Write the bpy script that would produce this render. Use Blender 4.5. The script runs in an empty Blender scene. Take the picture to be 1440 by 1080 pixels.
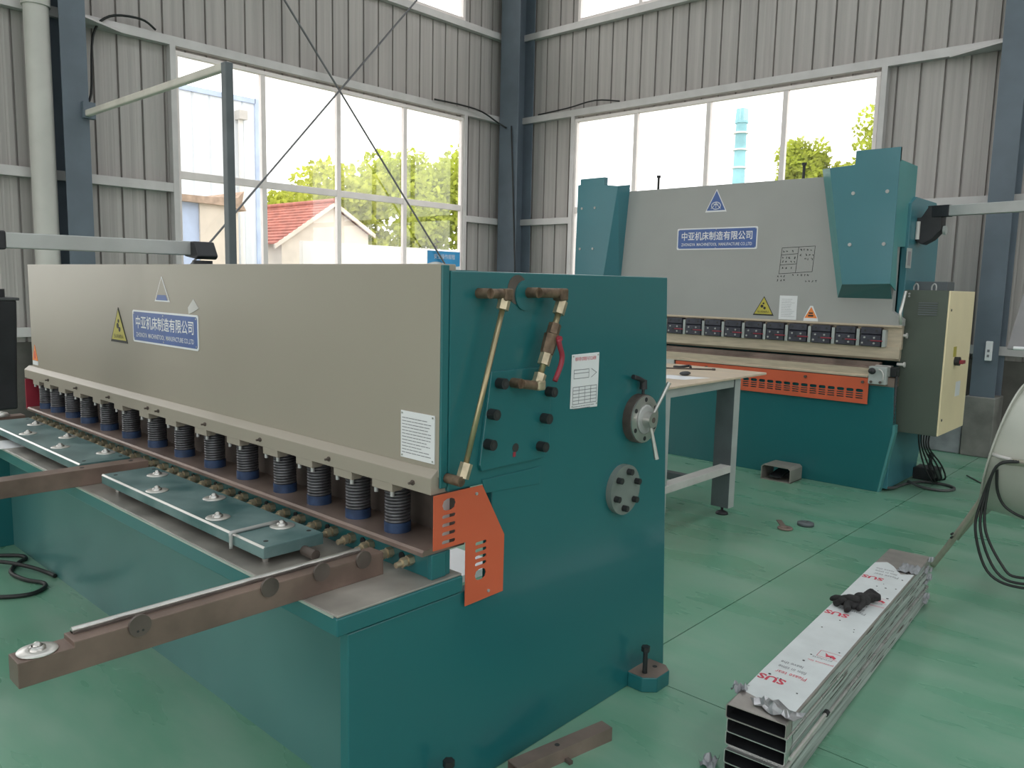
import bpy, bmesh, math, random
from mathutils import Vector, Matrix
from mathutils.geometry import tessellate_polygon
random.seed(7)
S = bpy.context.scene
COL = S.collection
# ---------------------------------------------------------------- camera
def cam_axes(yaw, pit, rol):
    f = Vector((-math.sin(yaw)*math.cos(pit), math.cos(yaw)*math.cos(pit), -math.sin(pit)))
    r = f.cross(Vector((0, 0, 1))).normalized(); u = r.cross(f)
    c, s = math.cos(rol), math.sin(rol)
    return c*r + s*u, -s*r + c*u, f
cd = bpy.data.cameras.new('camera'); cam = bpy.data.objects.new('camera', cd); COL.objects.link(cam)
_r, _u, _f = cam_axes(0.7400, 0.1245, 0.0225)
cam.matrix_world = Matrix(((_r.x, _u.x, -_f.x, 0), (_r.y, _u.y, -_f.y, 0), (_r.z, _u.z, -_f.z, 1.6), (0, 0, 0, 1)))
cd.sensor_width = 36; cd.lens = 1115/1440*36; cd.clip_start = 0.05; cd.clip_end = 400
S.camera = cam
# ---------------------------------------------------------------- world, exposure
w = bpy.data.worlds.new('sky'); S.world = w; w.use_nodes = True
bgn = w.node_tree.nodes['Background']
bgn.inputs[0].default_value = (1.0, 0.985, 0.96, 1); bgn.inputs[1].default_value = 5.0
S.view_settings.view_transform = 'Standard'; S.view_settings.look = 'None'
S.view_settings.gamma = 1; S.view_settings.use_curve_mapping = False
S.view_settings.exposure = -0.88
S.cycles.use_denoising = True
S.cycles.max_bounces = 10; S.cycles.diffuse_bounces = 6; S.cycles.transparent_max_bounces = 16
S.cycles.sample_clamp_indirect = 8
# openings of the hall: (center, size along u, size along v, inward normal); sky portals at seen windows and added openings
PORTALS = []
def portal(c, n, su, sv):
    l = bpy.data.lights.new('sky_portal', 'AREA'); l.shape = 'RECTANGLE'
    l.cycles.is_portal = True
    o = bpy.data.objects.new('sky_portal', l); COL.objects.link(o)
    n = Vector(n); up = Vector((0, 0, 1)) if abs(n.z) < .9 else Vector((0, 1, 0))
    x = up.cross(-n).normalized(); y = (-n).cross(x)
    o.matrix_world = Matrix(((x.x, y.x, -n.x, c[0]), (x.y, y.y, -n.y, c[1]), (x.z, y.z, -n.z, c[2]), (0, 0, 0, 1)))
    l.size = su; l.size_y = sv
# ---------------------------------------------------------------- materials
MATS = {}
def mat(name, col, rough=.5, metal=0., var=.12, scale=6., stretch=(1, 1, 1), bump=0., bscale=60., col2=None, coat=0., rvar=0., detail=4., lo=.35, hi=.65, spec=.5):
    m = bpy.data.materials.new(name); m.use_nodes = True
    nt = m.node_tree; N = nt.nodes; L = nt.links; b = N['Principled BSDF']
    b.inputs['Roughness'].default_value = rough; b.inputs['Metallic'].default_value = metal
    b.inputs['Specular IOR Level'].default_value = spec
    if coat: b.inputs['Coat Weight'].default_value = coat; b.inputs['Coat Roughness'].default_value = .12
    c1 = tuple(max(0, c*(1-var)) for c in col); c2 = col2 or tuple(min(1, c*(1+var)) for c in col)
    g = N.new('ShaderNodeNewGeometry'); mp = N.new('ShaderNodeMapping'); mp.inputs['Scale'].default_value = stretch
    L.new(g.outputs['Position'], mp.inputs['Vector'])
    n = N.new('ShaderNodeTexNoise'); n.inputs['Scale'].default_value = scale; n.inputs['Detail'].default_value = detail
    L.new(mp.outputs[0], n.inputs['Vector'])
    r = N.new('ShaderNodeValToRGB'); r.color_ramp.elements[0].position = lo; r.color_ramp.elements[1].position = hi
    r.color_ramp.elements[0].color = (*c1, 1); r.color_ramp.elements[1].color = (*c2, 1)
    L.new(n.outputs['Fac'], r.inputs['Fac']); L.new(r.outputs['Color'], b.inputs['Base Color'])
    if rvar:
        mr = N.new('ShaderNodeMapRange'); mr.inputs[1].default_value = .3; mr.inputs[2].default_value = .7
        mr.inputs[3].default_value = max(.02, rough-rvar); mr.inputs[4].default_value = min(1, rough+rvar)
        L.new(n.outputs['Fac'], mr.inputs[0]); L.new(mr.outputs[0], b.inputs['Roughness'])
    if bump:
        n2 = N.new('ShaderNodeTexNoise'); n2.inputs['Scale'].default_value = bscale; n2.inputs['Detail'].default_value = 3
        L.new(mp.outputs[0], n2.inputs['Vector'])
        bp = N.new('ShaderNodeBump'); bp.inputs['Strength'].default_value = bump; bp.inputs['Distance'].default_value = .01
        L.new(n2.outputs['Fac'], bp.inputs['Height']); L.new(bp.outputs[0], b.inputs['Normal'])
    MATS[name] = m; return m
def glass_mat(name, tint=(1, 1, 1), gl=.06):
    m = bpy.data.materials.new(name); m.use_nodes = True; nt = m.node_tree; N = nt.nodes
    N.remove(N['Principled BSDF']); t = N.new('ShaderNodeBsdfTransparent'); t.inputs[0].default_value = (*tint, 1)
    g = N.new('ShaderNodeBsdfGlossy'); g.inputs['Roughness'].default_value = .02
    n = N.new('ShaderNodeTexNoise'); n.inputs['Scale'].default_value = 3
    mr = N.new('ShaderNodeMapRange'); mr.inputs[3].default_value = gl*.7; mr.inputs[4].default_value = gl*1.3
    nt.links.new(n.outputs['Fac'], mr.inputs[0])
    x = N.new('ShaderNodeMixShader'); nt.links.new(mr.outputs[0], x.inputs[0])
    nt.links.new(t.outputs[0], x.inputs[1]); nt.links.new(g.outputs[0], x.inputs[2])
    nt.links.new(x.outputs[0], N['Material Output'].inputs[0]); MATS[name] = m; return m
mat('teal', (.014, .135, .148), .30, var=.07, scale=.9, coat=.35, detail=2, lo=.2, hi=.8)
mat('teal_light', (.085, .285, .29), .4, var=.06, scale=2)  # paler copy of teal with side light painted in
mat('teal_dirty', (.07, .19, .195), .4, var=.35, scale=6, col2=(.17, .26, .26), rvar=.1)
mat('grey_paint', (.355, .315, .26), .38, var=.05, scale=1.0, detail=2, lo=.2, hi=.8)
mat('grey_ram', (.37, .37, .36), .45, var=.05, scale=1.2)
mat('rust_metal', (.20, .14, .115), .5, metal=.2, var=.25, scale=6, bump=.06, rvar=.1)
mat('brown_steel', (.23, .17, .145), .42, metal=.3, var=.25, scale=5, rvar=.1, bump=.03)
mat('dark_brown', (.10, .08, .07), .55, metal=.2, var=.3, scale=8)
mat('table_steel', (.34, .315, .285), .4, metal=.25, var=.3, scale=4, rvar=.1)
mat('wood_steel', (.60, .50, .385), .38, metal=.3, var=.1, scale=6, stretch=(1, 8, 8))
mat('steel', (.55, .54, .52), .3, metal=.9, var=.1, scale=12)
mat('bright_steel', (.66, .65, .62), .3, metal=.6, var=.04, scale=6)
mat('galv', (.45, .455, .45), .45, metal=.35, var=.08, scale=5)
mat('brass', (.52, .44, .31), .38, metal=.6, var=.2, scale=25)
mat('pipe_rust', (.16, .11, .075), .55, metal=.5, var=.4, scale=30)
mat('pipe_brass', (.40, .33, .20), .32, metal=.75, var=.12, scale=14)
mat('black_steel', (.022, .024, .026), .45, metal=.2, var=.2, scale=20)
mat('black_plastic', (.02, .02, .024), .5, var=.2)
mat('clamp_black', (.055, .056, .075), .42, metal=.15, var=.2, scale=20)
mat('spring', (.11, .11, .12), .38, metal=.5, var=.25, scale=30)
mat('spring_blue', (.02, .045, .11), .5, var=.25, scale=30)
mat('orange', (.62, .115, .05), .45, var=.05, scale=4)
mat('red', (.30, .03, .05), .35, var=.1)
mat('red_paint', (.55, .05, .05), .5, var=.1)
mat('sheet', (.43, .40, .385), .5, metal=.15, var=.11, scale=1.0, stretch=(16, 16, .3), rvar=.05)
mat('girt', (.60, .575, .57), .45, metal=.2, var=.06, scale=4)
mat('column', (.125, .155, .19), .5, var=.1, scale=3)
mat('concrete', (.20, .195, .18), .85, var=.25, scale=4, bump=.2)
mat('brick_dirty', (.10, .095, .085), .85, var=.3, scale=3, bump=.2)
mat('pvc', (.55, .53, .50), .45, var=.06, scale=3)
mat('alu_frame', (.84, .77, .75), .4, metal=.1, var=.04)
mat('floor_base', (.02, .035, .028), .9)
mat('blue_sign', (.075, .135, .36), .4, var=.08, scale=8)
mat('sign_white', (.80, .80, .82), .45, var=.03)
mat('yellow', (.50, .43, .07), .45, var=.06)
mat('orange_sign', (.85, .25, .06), .45, var=.05)
mat('ink', (.03, .03, .03), .6, var=.1)
mat('ink_grey', (.22, .22, .24), .6, var=.1)
mat('ink_red', (.60, .05, .09), .5, var=.1)
mat('cabinet_green', (.085, .105, .085), .45, var=.06, scale=3)
mat('cabinet_cream', (.90, .76, .50), .45, var=.03, scale=3)
mat('wood_top', (.62, .50, .38), .45, var=.08, scale=2, stretch=(1, 6, 6), rvar=.08)
mat('white_steel', (.60, .58, .56), .45, var=.08, scale=6)
mat('leg_grey', (.42, .45, .44), .45, var=.08, scale=5)
mat('leg_dark', (.13, .15, .16), .5, metal=.2, var=.1, scale=5)
mat('paper', (.78, .78, .80), .7, var=.03)
mat('tube_steel', (.58, .58, .57), .28, metal=.75, var=.12, scale=8, rvar=.08)
mat('tube_bare', (.36, .33, .31), .4, metal=.5, var=.12, scale=10)
mat('tube_in', (.02, .022, .025), .8)
mat('film', (.68, .71, .72), .3, var=.05, scale=9, bump=.12, bscale=30)
mat('glove', (.022, .021, .022), .9, var=.35, scale=40, bump=.3)
mat('fan_paint', (.40, .41, .36), .38, metal=.1, var=.06, scale=4)
mat('fan_pipe', (.42, .40, .33), .35, metal=.5, var=.1, scale=10)
mat('cable', (.012, .014, .014), .5, var=.2)
mat('cable_grey', (.07, .075, .075), .55, var=.2)
mat('rubber', (.05, .052, .055), .6, var=.2)
mat('pedal_grey', (.30, .28, .25), .5, metal=.3, var=.1)
mat('plastic_wrap', (.30, .31, .33), .35, var=.2, scale=6, bump=.6, bscale=9)
mat('poster_blue', (.03, .32, .66), .5, var=.1, scale=6)
mat('hood', (.30, .285, .30), .5, var=.05)
mat('foil', (.38, .38, .39), .3, metal=.6, var=.3, scale=20)
mat('tube_inner_shade', (.028, .03, .034), .6, metal=.2, var=.3, scale=12)  # near-black standing in for the shade inside the tubes
mat('rod_grey', (.17, .17, .18), .5, metal=.3, var=.1)
mat('cream_pipe', (.62, .58, .52), .45, var=.08, scale=6)
mat('flange_grey', (.20, .23, .215), .4, metal=.2, var=.15, scale=8)
mat('side_film', (.44, .45, .45), .4, metal=.3, var=.35, scale=2.2, stretch=(14, 1, 40), bump=.15, bscale=6)
mat('teal_dusty', (.045, .165, .168), .36, var=.25, scale=1.1, detail=3, lo=.25, hi=.75, col2=(.085, .215, .21), coat=.2)
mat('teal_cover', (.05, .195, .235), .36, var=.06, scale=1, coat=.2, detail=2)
mat('bark', (.12, .09, .06), .9)
mat('roof_tile', (.42, .15, .11), .8, var=.2, scale=3)
mat('house_wall', (.74, .66, .56), .9, var=.06, scale=2)
mat('white_wall', (0.792, 0.78, 0.744), .8, var=.04, scale=1)
mat('white_clad', (.72, .76, .80), .6, var=.05, scale=1, stretch=(1, 6, .2))
mat('blue_clad', (.48, .58, .78), .6, var=.1, scale=2)
mat('shed_wood', (.45, .33, .25), .9, var=.2)
mat('chimney', (.26, .52, .58), .7, var=.15, scale=.6)
mat('ground_out', (0.288, 0.288, 0.234), .9, var=.2, scale=.5)
mat('unseen_ceiling_sheet', (.55, .56, .56), .6, var=.05)
glass_mat('glass'); glass_mat('added_skylight_glass', (.95, .97, 1), .04)
def leaf_mat(name, c):
    m = mat(name, c, .7, var=.3, scale=1.3, spec=.1); nt = m.node_tree; N = nt.nodes; b = N['Principled BSDF']
    t = N.new('ShaderNodeBsdfTranslucent'); x = N.new('ShaderNodeMixShader'); x.inputs[0].default_value = .5
    r = [n for n in N if n.type == 'VALTORGB'][0]; nt.links.new(r.outputs[0], t.inputs[0])
    nt.links.new(b.outputs[0], x.inputs[1]); nt.links.new(t.outputs[0], x.inputs[2]); nt.links.new(x.outputs[0], N['Material Output'].inputs[0])
leaf_mat('leaf', (.46, .52, .08)); leaf_mat('leaf2', (.52, .56, .10))
# floor coating: green epoxy, scuffed
def floor_mat():
    m = mat('floor_green', (.10, .325, .20), .30, var=.2, scale=.8, lo=.25, hi=.8, detail=3, col2=(.16, .39, .26))
    nt = m.node_tree; N = nt.nodes; L = nt.links; b = N['Principled BSDF']; g = [n for n in N if n.type == 'NEW_GEOMETRY'][0]
    ramp = [n for n in N if n.type == 'VALTORGB'][0]
    mp = N.new('ShaderNodeMapping'); mp.inputs['Scale'].default_value = (.7, 2.4, 1); mp.inputs['Rotation'].default_value = (0, 0, .72)
    L.new(g.outputs['Position'], mp.inputs['Vector'])
    n = N.new('ShaderNodeTexNoise'); n.inputs['Scale'].default_value = 1.6; n.inputs['Detail'].default_value = 4; n.inputs['Roughness'].default_value = .5
    L.new(mp.outputs[0], n.inputs['Vector'])
    r = N.new('ShaderNodeValToRGB'); r.color_ramp.interpolation = 'EASE'; r.color_ramp.elements[0].position = .22; r.color_ramp.elements[1].position = .9
    r.color_ramp.elements[1].color = (.75, .75, .75, 1); r.color_ramp.elements[0].color = (0, 0, 0, 1)
    L.new(n.outputs['Fac'], r.inputs['Fac'])
    x = N.new('ShaderNodeMix'); x.data_type = 'RGBA'; x.inputs[7].default_value = (.31, .43, .35, 1)
    L.new(r.outputs['Color'], x.inputs[0]); L.new(ramp.outputs['Color'], x.inputs[6]); L.new(x.outputs[2], b.inputs['Base Color'])
    mr = N.new('ShaderNodeMapRange'); mr.inputs[1].default_value = .3; mr.inputs[2].default_value = .7; mr.inputs[3].default_value = .24; mr.inputs[4].default_value = .34
    L.new(n.outputs['Fac'], mr.inputs[0]); L.new(mr.outputs[0], b.inputs['Roughness'])
floor_mat()
# ---------------------------------------------------------------- helpers
def ico(r, sub=1):
    bm = bmesh.new(); bmesh.ops.create_icosphere(bm, subdivisions=sub, radius=r)
    v = [tuple(a.co) for a in bm.verts]; f = [tuple(x.index for x in a.verts) for a in bm.faces]; bm.free(); return v, f
class MB:
    def __init__(s): s.v = []; s.f = []; s.sm = []
    def face(s, idx, sm=False): s.f.append(tuple(idx)); s.sm.append(sm)
    def box(s, x0, x1, y0, y1, z0, z1):
        x0, x1 = sorted((x0, x1)); y0, y1 = sorted((y0, y1)); z0, z1 = sorted((z0, z1))
        n = len(s.v); s.v += [(x, y, z) for z in (z0, z1) for y in (y0, y1) for x in (x0, x1)]
        for q in ((0, 2, 3, 1), (4, 5, 7, 6), (0, 1, 5, 4), (2, 6, 7, 3), (0, 4, 6, 2), (1, 3, 7, 5)): s.face([n+i for i in q])
        return s
    def prism(s, poly, ax, a0, a1):            # poly in the two other axes (order xyz without ax)
        n = len(s.v); k = len(poly)
        def p(u, v, a): return {'x': (a, u, v), 'y': (u, a, v), 'z': (u, v, a)}[ax]
        s.v += [p(u, v, a0) for u, v in poly] + [p(u, v, a1) for u, v in poly]
        s.face(range(n, n+k)); s.face(range(n+2*k-1, n+k-1, -1))
        for i in range(k): j = (i+1) % k; s.face((n+i, n+k+i, n+k+j, n+j))
        return s
    def frust(s, p0, p1, r0, r1, n=16, caps=True, sm=True):
        p0 = Vector(p0); p1 = Vector(p1); d = (p1-p0).normalized()
        a = d.orthogonal().normalized(); b = d.cross(a); k = len(s.v)
        C = [(math.cos(2*math.pi*i/n), math.sin(2*math.pi*i/n)) for i in range(n)]
        for p, r in ((p0, r0), (p1, r1)): s.v += [tuple(p+(a*c+b*e)*r) for c, e in C]
        for i in range(n): j = (i+1) % n; s.face((k+i, k+j, k+n+j, k+n+i), sm)
        if caps:
            for p, r, rev in ((p0, r0, True), (p1, r1, False)):
                if r < 1e-5: continue
                q = len(s.v); s.v += [tuple(p+(a*c+b*e)*r) for c, e in C]
                s.face(range(q+n-1, q-1, -1) if rev else range(q, q+n))
        return s
    def cyl(s, p0, p1, r, n=16, caps=True, sm=True): return s.frust(p0, p1, r, r, n, caps, sm)
    def hexa(s, p0, p1, r): return s.frust(p0, p1, r, r, 6, True, False)
    def lathe(s, prof, c, ax='z', n=24, sm=True):          # prof: (r, h) along axis
        k = len(s.v); c = Vector(c); X = {'z': (Vector((1, 0, 0)), Vector((0, 1, 0)), Vector((0, 0, 1))), 'x': (Vector((0, 1, 0)), Vector((0, 0, 1)), Vector((1, 0, 0))), 'y': (Vector((0, 0, 1)), Vector((1, 0, 0)), Vector((0, 1, 0)))}
        A, B, D = X[ax] if isinstance(ax, str) else ax
        for r, h in prof: s.v += [tuple(c+A*(r*math.cos(2*math.pi*i/n))+B*(r*math.sin(2*math.pi*i/n))+D*h) for i in range(n)]
        for q in range(len(prof)-1):
            for i in range(n): j = (i+1) % n; s.face((k+q*n+i, k+q*n+j, k+(q+1)*n+j, k+(q+1)*n+i), sm)
        return s
    def tube(s, pts, r, n=8, closed=False, smooth=0):
        P = [Vector(p) for p in pts]
        if smooth:
            Q = []
            for i in range(len(P)-1):
                p0 = P[max(i-1, 0)]; p1 = P[i]; p2 = P[i+1]; p3 = P[min(i+2, len(P)-1)]
                for t in range(smooth):
                    t /= smooth
                    Q.append(.5*((2*p1)+(p2-p0)*t+(2*p0-5*p1+4*p2-p3)*t*t+(3*p1-p0-3*p2+p3)*t**3))
            P = Q+[P[-1]]
        k = len(s.v); m = len(P); a = None
        for i, p in enumerate(P):
            d = (P[min(i+1, m-1)]-P[max(i-1, 0)]).normalized()
            a = d.orthogonal().normalized() if a is None else (a-d*a.dot(d)).normalized()
            b = d.cross(a)
            s.v += [tuple(p+(a*math.cos(2*math.pi*j/n)+b*math.sin(2*math.pi*j/n))*r) for j in range(n)]
        for i in range(m-1):
            for j in range(n): q = (j+1) % n; s.face((k+i*n+j, k+i*n+q, k+(i+1)*n+q, k+(i+1)*n+j), True)
        s.face(range(k+n-1, k-1, -1)); s.face(range(k+(m-1)*n, k+m*n))
        return s
    def ball(s, c, r, sub=2, sc=(1, 1, 1)):
        v, f = ico(r, sub); n = len(s.v)
        s.v += [(c[0]+x*sc[0], c[1]+y*sc[1], c[2]+z*sc[2]) for x, y, z in v]
        for q in f: s.face([n+i for i in q], True)
        return s
    def xf(s, fn): s.v = [tuple(fn(Vector(p))) for p in s.v]; return s
    def add(s, o):
        n = len(s.v); s.v += o.v; s.f += [tuple(n+i for i in q) for q in o.f]; s.sm += o.sm; return s
    def build(s, name, m, parent=None, bevel=0, seg=2):
        lo = [min(p[i] for p in s.v) for i in range(3)]; hi = [max(p[i] for p in s.v) for i in range(3)]
        c = Vector([(lo[i]+hi[i])/2 for i in range(3)])
        if parent is None: c.z = lo[2]
        me = bpy.data.meshes.new(name); me.from_pydata([tuple(Vector(p)-c) for p in s.v], [], s.f)
        me.polygons.foreach_set('use_smooth', s.sm); me.update()
        bm = bmesh.new(); bm.from_mesh(me); bmesh.ops.recalc_face_normals(bm, faces=bm.faces[:]); bm.to_mesh(me); bm.free()
        me.materials.append(MATS[m])
        o = bpy.data.objects.new(name, me); COL.objects.link(o)
        W[o.name] = c.copy()
        if parent is not None: o.parent = parent; o.location = c-W[parent.name]
        else: o.location = c
        if bevel:
            b = o.modifiers.new('edge', 'BEVEL'); b.width = bevel; b.segments = seg; b.limit_method = 'ANGLE'; b.angle_limit = math.radians(40)
        return o
W = {}
def tag(o, label, cat=None, group=None, kind=None):
    o['label'] = label
    if cat: o['category'] = cat
    if group: o['group'] = group
    if kind: o['kind'] = kind
    return o
def empty(name, loc):
    o = bpy.data.objects.new(name, None); COL.objects.link(o); o.location = loc; o.empty_display_size = .2; W[o.name] = Vector(loc); return o
def thing(name, label, cat, loc, group=None): return tag(empty(name, loc), label, cat, group)
def dup(o, delta, parent=None):
    c = o.copy(); COL.objects.link(c); p = parent or o.parent
    w = W[o.name]+Vector(delta); W[c.name] = w; c.parent = p; c.location = w-(W[p.name] if p else Vector())
    for ch in o.children: dup(ch, delta, c)
    return c
def holed(outer, holes, ax, a0, a1):           # a plate with real cut-outs
    loops = [outer]+holes; V = [p_ for l_ in loops for p_ in l_]
    F = [tuple(f) for f in tessellate_polygon([[Vector((u, v, 0)) for u, v in l_] for l_ in loops])]
    E = []; k_ = 0
    for l_ in loops:
        E += [(k_+i, k_+(i+1) % len(l_)) for i in range(len(l_))]; k_ += len(l_)
    def p(u, v, a): return {'x': (a, u, v), 'y': (u, a, v), 'z': (u, v, a)}[ax]
    m = MB(); n = len(V); m.v = [p(u, v, a0) for u, v in V]+[p(u, v, a1) for u, v in V]
    for f in F: m.face(f); m.face([n+i for i in reversed(f)])
    for a, b in E: m.face((a, b, n+b, n+a))
    return m
def stadium(cx, cy, wd, ht, n=4):
    r = ht/2; L = wd/2-r; o = []
    for i in range(n+1): t = -math.pi/2+math.pi*i/n; o.append((cx+L+r*math.cos(t), cy+r*math.sin(t)))
    for i in range(n+1): t = math.pi/2+math.pi*i/n; o.append((cx-L+r*math.cos(t), cy+r*math.sin(t)))
    return o
def circ(cx, cy, r, n=12): return [(cx+r*math.cos(2*math.pi*i/n), cy+r*math.sin(2*math.pi*i/n)) for i in range(n)]
def rrect(x0, x1, y0, y1, r, n=4):
    o = []
    for cx, cy, t0 in ((x1-r, y0+r, -90), (x1-r, y1-r, 0), (x0+r, y1-r, 90), (x0+r, y0+r, 180)):
        for i in range(n+1): t = math.radians(t0+90*i/n); o.append((cx+r*math.cos(t), cy+r*math.sin(t)))
    return o
def text_mb(s, width, height, org, U, V, lift=.001, bold=0., spacing=1.):
    """lettering fitted to width x height, centred on org, reading along U, up along V"""
    c = bpy.data.curves.new('lettering', 'FONT'); c.body = s; c.align_x = 'CENTER'; c.align_y = 'CENTER'; c.offset = bold; c.space_character = spacing
    c.resolution_u = 2
    o = bpy.data.objects.new('lettering_tmp', c); COL.objects.link(o)
    dg = bpy.context.evaluated_depsgraph_get(); me = bpy.data.meshes.new_from_object(o.evaluated_get(dg))
    P = [v.co.copy() for v in me.vertices]; F = [tuple(p.vertices) for p in me.polygons]
    bpy.data.objects.remove(o); bpy.data.curves.remove(c); bpy.data.meshes.remove(me)
    m = MB()
    if not P: return None
    x0 = min(p.x for p in P); x1 = max(p.x for p in P); y0 = min(p.y for p in P); y1 = max(p.y for p in P)
    U = Vector(U); V = Vector(V); Nn = U.cross(V).normalized(); org = Vector(org)
    m.v = [tuple(org+U*((p.x-(x0+x1)/2)/(x1-x0)*width)+V*((p.y-(y0+y1)/2)/max(y1-y0, 1e-6)*height)+Nn*lift) for p in P]
    for f in F: m.face(f)
    return m
def lettering(s, width, height, org, U, V, m, parent, lift=.001, bold=0., spacing=1., name='lettering'):
    t = text_mb(s, width, height, org, U, V, lift, bold, spacing)
    return t.build(name, m, parent) if t else None
def lines_mb(segs, org, U, V, wd, lift=.001):              # flat print: strokes on a surface
    U = Vector(U); V = Vector(V); Nn = U.cross(V).normalized(); org = Vector(org); m = MB()
    for (a, b, c, d) in segs:
        p = Vector((a, b)); q = Vector((c, d)); t = (q-p).normalized()*wd/2; n = Vector((-t.y, t.x))
        k = len(m.v)
        for z in (p-t+n, p-t-n, q+t-n, q+t+n): m.v.append(tuple(org+U*z.x+V*z.y+Nn*lift))
        m.face((k, k+1, k+2, k+3))
    return m
def text_rows(n, x0, x1, y0, y1, seed=1, ragged=True):     # tiny unreadable print as broken strokes
    rd = random.Random(seed); o = []
    for i in range(n):
        y = y1-(y1-y0)*(i+.5)/n; x = x0; end = x1-(rd.random()*.35*(x1-x0) if ragged else 0)
        while x < end:
            l = (x1-x0)*(.05+rd.random()*.15); o.append((x, y, min(x+l, end), y)); x += l+(x1-x0)*.03
    return o
EX, EY, EZ = (1, 0, 0), (0, 1, 0), (0, 0, 1)
# ================================================================ THE HALL
# floor: coated slabs with sawn joints
fl = MB().box(-8.7, 10, -12, 9.4, -.14, -.02).build('floor', 'floor_base'); tag(fl, 'green coated workshop floor with thin sawn joints', kind='structure')
XC = [-8.7, -6.2, -1.78, 2.7, 7.1, 10]; YC = [-12, -6.3, -1.8, 2.69, 9.4]
for i in range(5):
    for j in range(4):
        MB().box(XC[i]+.003, XC[i+1]-.003, YC[j]+.003, YC[j+1]-.003, -.02, 0).build('floor_slab', 'floor_green', fl)
gr = MB().box(-90, 90, -90, 110, -.5, -.15).build('ground', 'ground_out'); tag(gr, 'pale ground outside the hall', kind='structure')
# ---- ribbed sheet walls: every strip between two ribs is a panel of its own
PROF = [(0, 0), (.003, .032), (.021, .032), (.024, 0), (.10, 0), (.104, .0015), (.118, .0015), (.122, 0), (.168, 0), (.172, .0015), (.186, .0015), (.19, 0), (.2345, 0)]
_pc = {}
def clip_prof(a0, a1):
    def at(a):
        a = min(max(a, 0.), .2345)
        for (p, d), (q, e_) in zip(PROF[:-1], PROF[1:]):
            if p <= a <= q: return d+(e_-d)*(a-p)/(q-p) if q > p else d
    return [(a0, at(a0))]+[(a, d) for a, d in PROF if a0+1e-5 < a < a1-1e-5]+[(a1, at(a1))]
def wall_panel(parent, side, u, z0, z1, a0=0., a1=.2345):
    full = a1-a0 > .2344; key = (side, round(z0, 3), round(z1, 3))
    if full and key in _pc:
        o = _pc[key]; return dup(o, (0, u-o['u'], 0) if side == 'left' else (u-o['u'], 0, 0))
    pr = clip_prof(a0, a1)
    if side == 'left': pts = [(-8.58-d, u+a) for a, d in pr]+[(-8.585-d, u+a) for a, d in reversed(pr)]
    else: pts = [(u+a, 9.25+d) for a, d in pr]+[(u+a, 9.255+d) for a, d in reversed(pr)]
    o = MB().prism(pts, 'z', z0, z1).build('wall_panel', 'sheet', parent); o['u'] = u
    if full: _pc[key] = o
    return o
wl = empty('wall_left', (-8.6, 4, 0)); tag(wl, 'ribbed grey sheet metal wall behind the shear', kind='structure')
wr = empty('wall_far', (-4, 9.25, 0)); tag(wr, 'ribbed grey sheet metal wall behind the press brake', kind='structure')
ZT = 7.2
def strips(par, side, u0, n, wins):
    for k in range(n):
        u = u0+.2345*k; cuts = [u]+sorted(x for w_ in wins for x in w_ if u+.004 < x < u+.2305)+[u+.2345]
        for p, q in zip(cuts[:-1], cuts[1:]):
            zs = [(.95, 1.12), (3.97, 5.30), (6.62, ZT)] if any(w_[0] < (p+q)/2 < w_[1] for w_ in wins) else [(.95, ZT)]
            for z0_, z1_ in zs: wall_panel(par, side, u, z0_, z1_, p-u, q-u)
strips(wl, 'left', 5.033-.2345*34, 52, [(3.95, 8.17), (-2.25, 1.80)])
strips(wr, 'far', -7.668-.2345*4, 52, [(-7.28, -3.11)])
# masonry plinth below the sheets and plain rest of the two walls
MB().box(-8.72, -8.56, -12, 9.4, 0, .95).build('plinth', 'brick_dirty', wl)
MB().box(-8.6, 10, 9.23, 9.4, 0, .95).build('plinth', 'brick_dirty', wr)
MB().box(-8.60, -8.58, -12, 5.033-.2345*34, .95, ZT).build('wall_sheet', 'sheet', wl)
MB().box(-8.606+.2345*52, 10, 9.25, 9.27, .95, ZT).build('wall_sheet', 'sheet', wr)
# girts (cold-formed channels)
def girt_l(y0, y1, z, d=.085): return MB().prism([(-8.57, z-.045), (-8.485, z-.045), (-8.485, z+.045), (-8.5, z+.045), (-8.5, z-.03), (-8.57, z-.03)], 'y', y0, y1).build('wall_girt', 'girt', wl)
def girt_f(x0, x1, z): return MB().prism([(9.24, z-.045), (9.155, z-.045), (9.155, z+.045), (9.17, z+.045), (9.17, z-.03), (9.24, z-.03)], 'x', x0, x1).build('wall_girt', 'girt', wr)
for z in (4.045, 5.235, 6.7): girt_l(-11, 9.0, z); girt_f(-8.4, 9, z)
for z in (2.545, 1.05):
    girt_l(1.86, 3.93, z); girt_l(-11, -2.3, z); girt_l(8.2, 9.0, z); girt_f(-8.4, -7.28, z); girt_f(-3.06, 9, z)
# jamb posts
for y in (3.90, 8.16, 1.79, -2.31): MB().box(-8.57, -8.48, y, y+.06, .95, 4.0).build('jamb_post', 'girt', wl)
for x in (-7.33, -3.10): MB().box(x, x+.06, 9.15, 9.24, .95, 4.0).build('jamb_post', 'girt', wr)
# gusset plates at the two outer bays
MB().prism([(-8.50, 2.99), (-8.50, 3.45), (-8.26, 2.99)], 'z', 4.0, 4.02).build('gusset_plate', 'girt', wl)
MB().prism([(-1.93, 8.92), (-1.93, 9.16), (-2.45, 9.16)], 'z', 3.99, 4.01).build('gusset_plate', 'girt', wr)
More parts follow.
